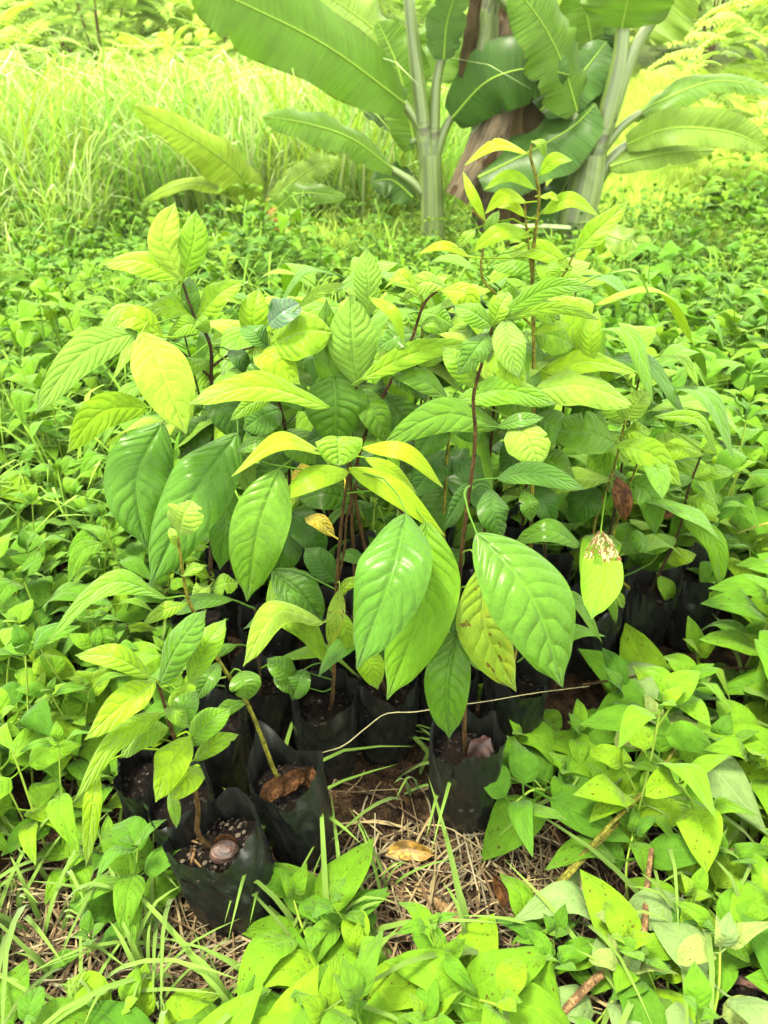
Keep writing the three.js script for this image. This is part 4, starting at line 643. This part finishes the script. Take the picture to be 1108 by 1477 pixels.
stick('thin pale runner stem crossing in front of the polybags', [gp(464, 1086, 0.17), gp(495, 1076, 0.19), gp(528, 1050, 0.2), gp(556, 1030, 0.21), gp(600, 1027, 0.22), gp(640, 1020, 0.22), gp(700, 1012, 0.215), gp(770, 1000, 0.2), gp(850, 990, 0.14)], 0.0008, 0.0007, runnerMat, 'runner', 'runner');
stick('reddish runner stem stretched over the weeds beside the corner polybag', [gp(840, 988, 0.1), gp(960, 970, 0.09), gp(1030, 964, 0.09), gp(1130, 966, 0.08)], 0.0022, 0.002, stemBrown, 'runner', 'runner');
stick('pale green sprawling weed stalk over the straw', [gp(900, 1180, 0.06), gp(860, 1220, 0.07), gp(800, 1285, 0.05), gp(745, 1350, 0.02)], 0.003, 0.0035, stemGreen, 'stalk', 'stalk');
stick('pale arched weed stalk reaching up beside the long dry stick', [gp(790, 1290, 0.04), gp(880, 1190, 0.09), gp(930, 1140, 0.1), gp(975, 1080, 0.1)], 0.0035, 0.002, stemGreen, 'stalk', 'stalk');

scene.fog = new THREE.FogExp2(0xf4f9dc, 0.0006);
// ---------------------------------------------------------------- shrubs behind
function frond(len, pairs, ll, lw) {
  const gs = [tube([V(0, 0, 0), V(0, 0.12 * len, len * 0.5), V(0, -0.02 * len, len)], 0.004, 0.002, 4, 3, PET)];
  for (let k = 1; k <= pairs; k++) for (const s of [-1, 1]) {
    const t = k / pairs, z = t * len, y = len * (0.36 * t * (1 - t) * 1.2 - 0.02 * t), q = ll * (1 - 0.5 * t * t);
    gs.push(blade({ pts: [V(0, y, z), V(s * q * 0.5, y + 0.004, z + q * 0.18), V(s * q, y - 0.02, z + q * 0.3)], w: lw, nu: 2, nv: 3, prof: v => Math.sin(Math.PI * (0.06 + 0.9 * v)), wave: 0 }));
  }
  return mergeGeometries(gs);
}
const fr = [frond(0.42, 10, 0.12, 0.05), frond(0.34, 8, 0.11, 0.055), frond(0.5, 12, 0.10, 0.04)];
const shrubTone = { L: [0.165, 0.27, 0.02], F: [0.13, 0.235, 0.02], M: [0.08, 0.17, 0.016] }, SM = {};
for (const k in shrubTone) SM[k] = new THREE.MeshPhysicalMaterial({ color: lin(shrubTone[k]), roughness: 1, transmission: 0.42, thickness: 0, specularIntensity: 0.2, clearcoat: 0.03, clearcoatRoughness: 0.5, side: THREE.DoubleSide });
function shrubGeo(h, r, n) {
  const gs = [], wood = [];
  for (let b = 0; b < 7; b++) { const a = b * 0.9 + rr(-0.3, 0.3), d = V(Math.cos(a), 0, Math.sin(a)).multiplyScalar(r * rr(0.4, 0.9)); wood.push(tube([V(0, -0.05, 0), V(d.x * 0.25, h * 0.35, d.z * 0.25), V(d.x, h * rr(0.7, 0.95), d.z)], 0.03, 0.008, 6, 5)); }
  for (let k = 0; k < n; k++) {
    const a = rr(0, 6.28), t = Math.pow(rnd(), 0.7), R = r * Math.sqrt(rnd()) * (0.55 + 0.6 * Math.sin(Math.PI * (0.12 + 0.8 * t))), q = new THREE.Quaternion().setFromEuler(new THREE.Euler(rr(-0.6, 0.5), -a + Math.PI / 2 + rr(-0.8, 0.8), rr(-0.5, 0.5), 'YXZ')), s = rr(0.7, 1.3);
    gs.push(pick(fr).clone().applyMatrix4(new THREE.Matrix4().compose(V(Math.cos(a) * R, h * (0.08 + 0.92 * t), Math.sin(a) * R), q, V(s, s, s))));
  }
  return [mergeGeometries(wood), mergeGeometries(gs)];
}
const SHR = [shrubGeo(2.0, 1.1, 260), shrubGeo(1.5, 1.2, 260), shrubGeo(2.6, 1.2, 300)];
const barkFar = new THREE.MeshPhysicalMaterial({ specularIntensity: 0.15, color: lin([0.2, 0.15, 0.09]), map: barkMap, roughness: 0.9 });
function shrub(k, x, z, s, tone, label) { const g = thing('feathery_shrub', label, 'shrub', V(x, groundH(x, z), z), 'feathery shrubs behind the grass'); mesh('trunk', SHR[k][0], barkFar, g); mesh('crown', SHR[k][1], SM[tone], g); g.scale.setScalar(s); g.rotation.y = rr(0, 6.28); return g; }
const farL = 'pale feathery leaved shrub on the slope behind the tall grass', farR = 'feathery leaved shrub beyond the lawn behind the banana clump';
for (const [k, x, z, s, t] of [[1, -3.3, -6.6, 0.42, 'L'], [1, -2.3, -7.2, 0.45, 'L'], [0, -1.5, -7.4, 0.4, 'F'], [1, -0.6, -8, 0.5, 'L'], [0, -3.9, -7.6, 0.5, 'L'], [1, -3.0, -7.9, 0.5, 'F'], [0, -2.0, -8.4, 0.5, 'L'], [0, -5.6, -9, 0.9, 'L'], [1, -4.2, -8.6, 0.8, 'L'], [0, -3.1, -9.8, 0.8, 'F'], [2, -6.2, -11.5, 0.9, 'L'], [1, -2.0, -10.5, 0.9, 'L'], [2, -4.4, -12, 0.8, 'F'], [0, -1.0, -11.5, 0.9, 'L'], [1, 0.2, -11.8, 1, 'F']]) shrub(k, x, z, s, t, farL);
for (const [k, x, z, s, t] of [[0, 2.2, -17.5, 1.2, 'F'], [1, 4.0, -17, 1.1, 'L'], [0, 6.0, -16.6, 1.2, 'F'], [2, 8.0, -17, 1.1, 'L'], [1, 10, -17.5, 1.3, 'F'], [2, 5, -20, 1.6, 'F'], [2, 0.6, -17, 1.3, 'F'], [2, -3, -16.5, 1.3, 'L'], [2, -7, -16, 1.3, 'L'], [2, 9, -21, 1.7, 'F'], [2, 0, -21, 1.8, 'L'], [2, -5, -20, 1.6, 'F'], [2, 13, -20, 1.6, 'F'], [2, -11, -19, 1.6, 'L']]) shrub(k, x, z, s, t, farR);
shrub(1, 3.35, -5.3, 0.62, 'F', 'feathery green shrub hanging over the edge of the lawn by the drooping banana leaves');
shrub(0, 3.0, -6.3, 0.7, 'L', 'light feathery shrub standing on the lawn');
// pale boulders on the slope
for (const [x, y, s, label] of [[262, 78, 0.35, 'pale boulder on the slope among the feathery shrubs'], [205, 8, 0.5, 'whitish boulder high on the slope against the sky'], [75, 128, 0.3, 'grey brown rock at the edge of the tall grass']]) {
  const g = new THREE.IcosahedronGeometry(s, 4), a = g.attributes.position;
  for (let i = 0; i < a.count; i++) { const k = 0.8 + 0.5 * fbm(a.getX(i) * 3 + 5, a.getY(i) * 3 + a.getZ(i) * 2.2, 3); a.setXYZ(i, a.getX(i) * 1.3 * k, a.getY(i) * 0.75 * k, a.getZ(i) * k); }
  g.computeVertexNormals(); const z = -8.2, p = at(x, y, z), b = mesh('boulder', g, new THREE.MeshStandardMaterial({ color: lin([0.42, 0.36, 0.3]), map: soilMap, roughness: 0.9 })); b.position.set(p.x, groundH(p.x, z) + s * 0.4, z); tag(b, label, 'boulder');
}
renderer.render(scene, camera);
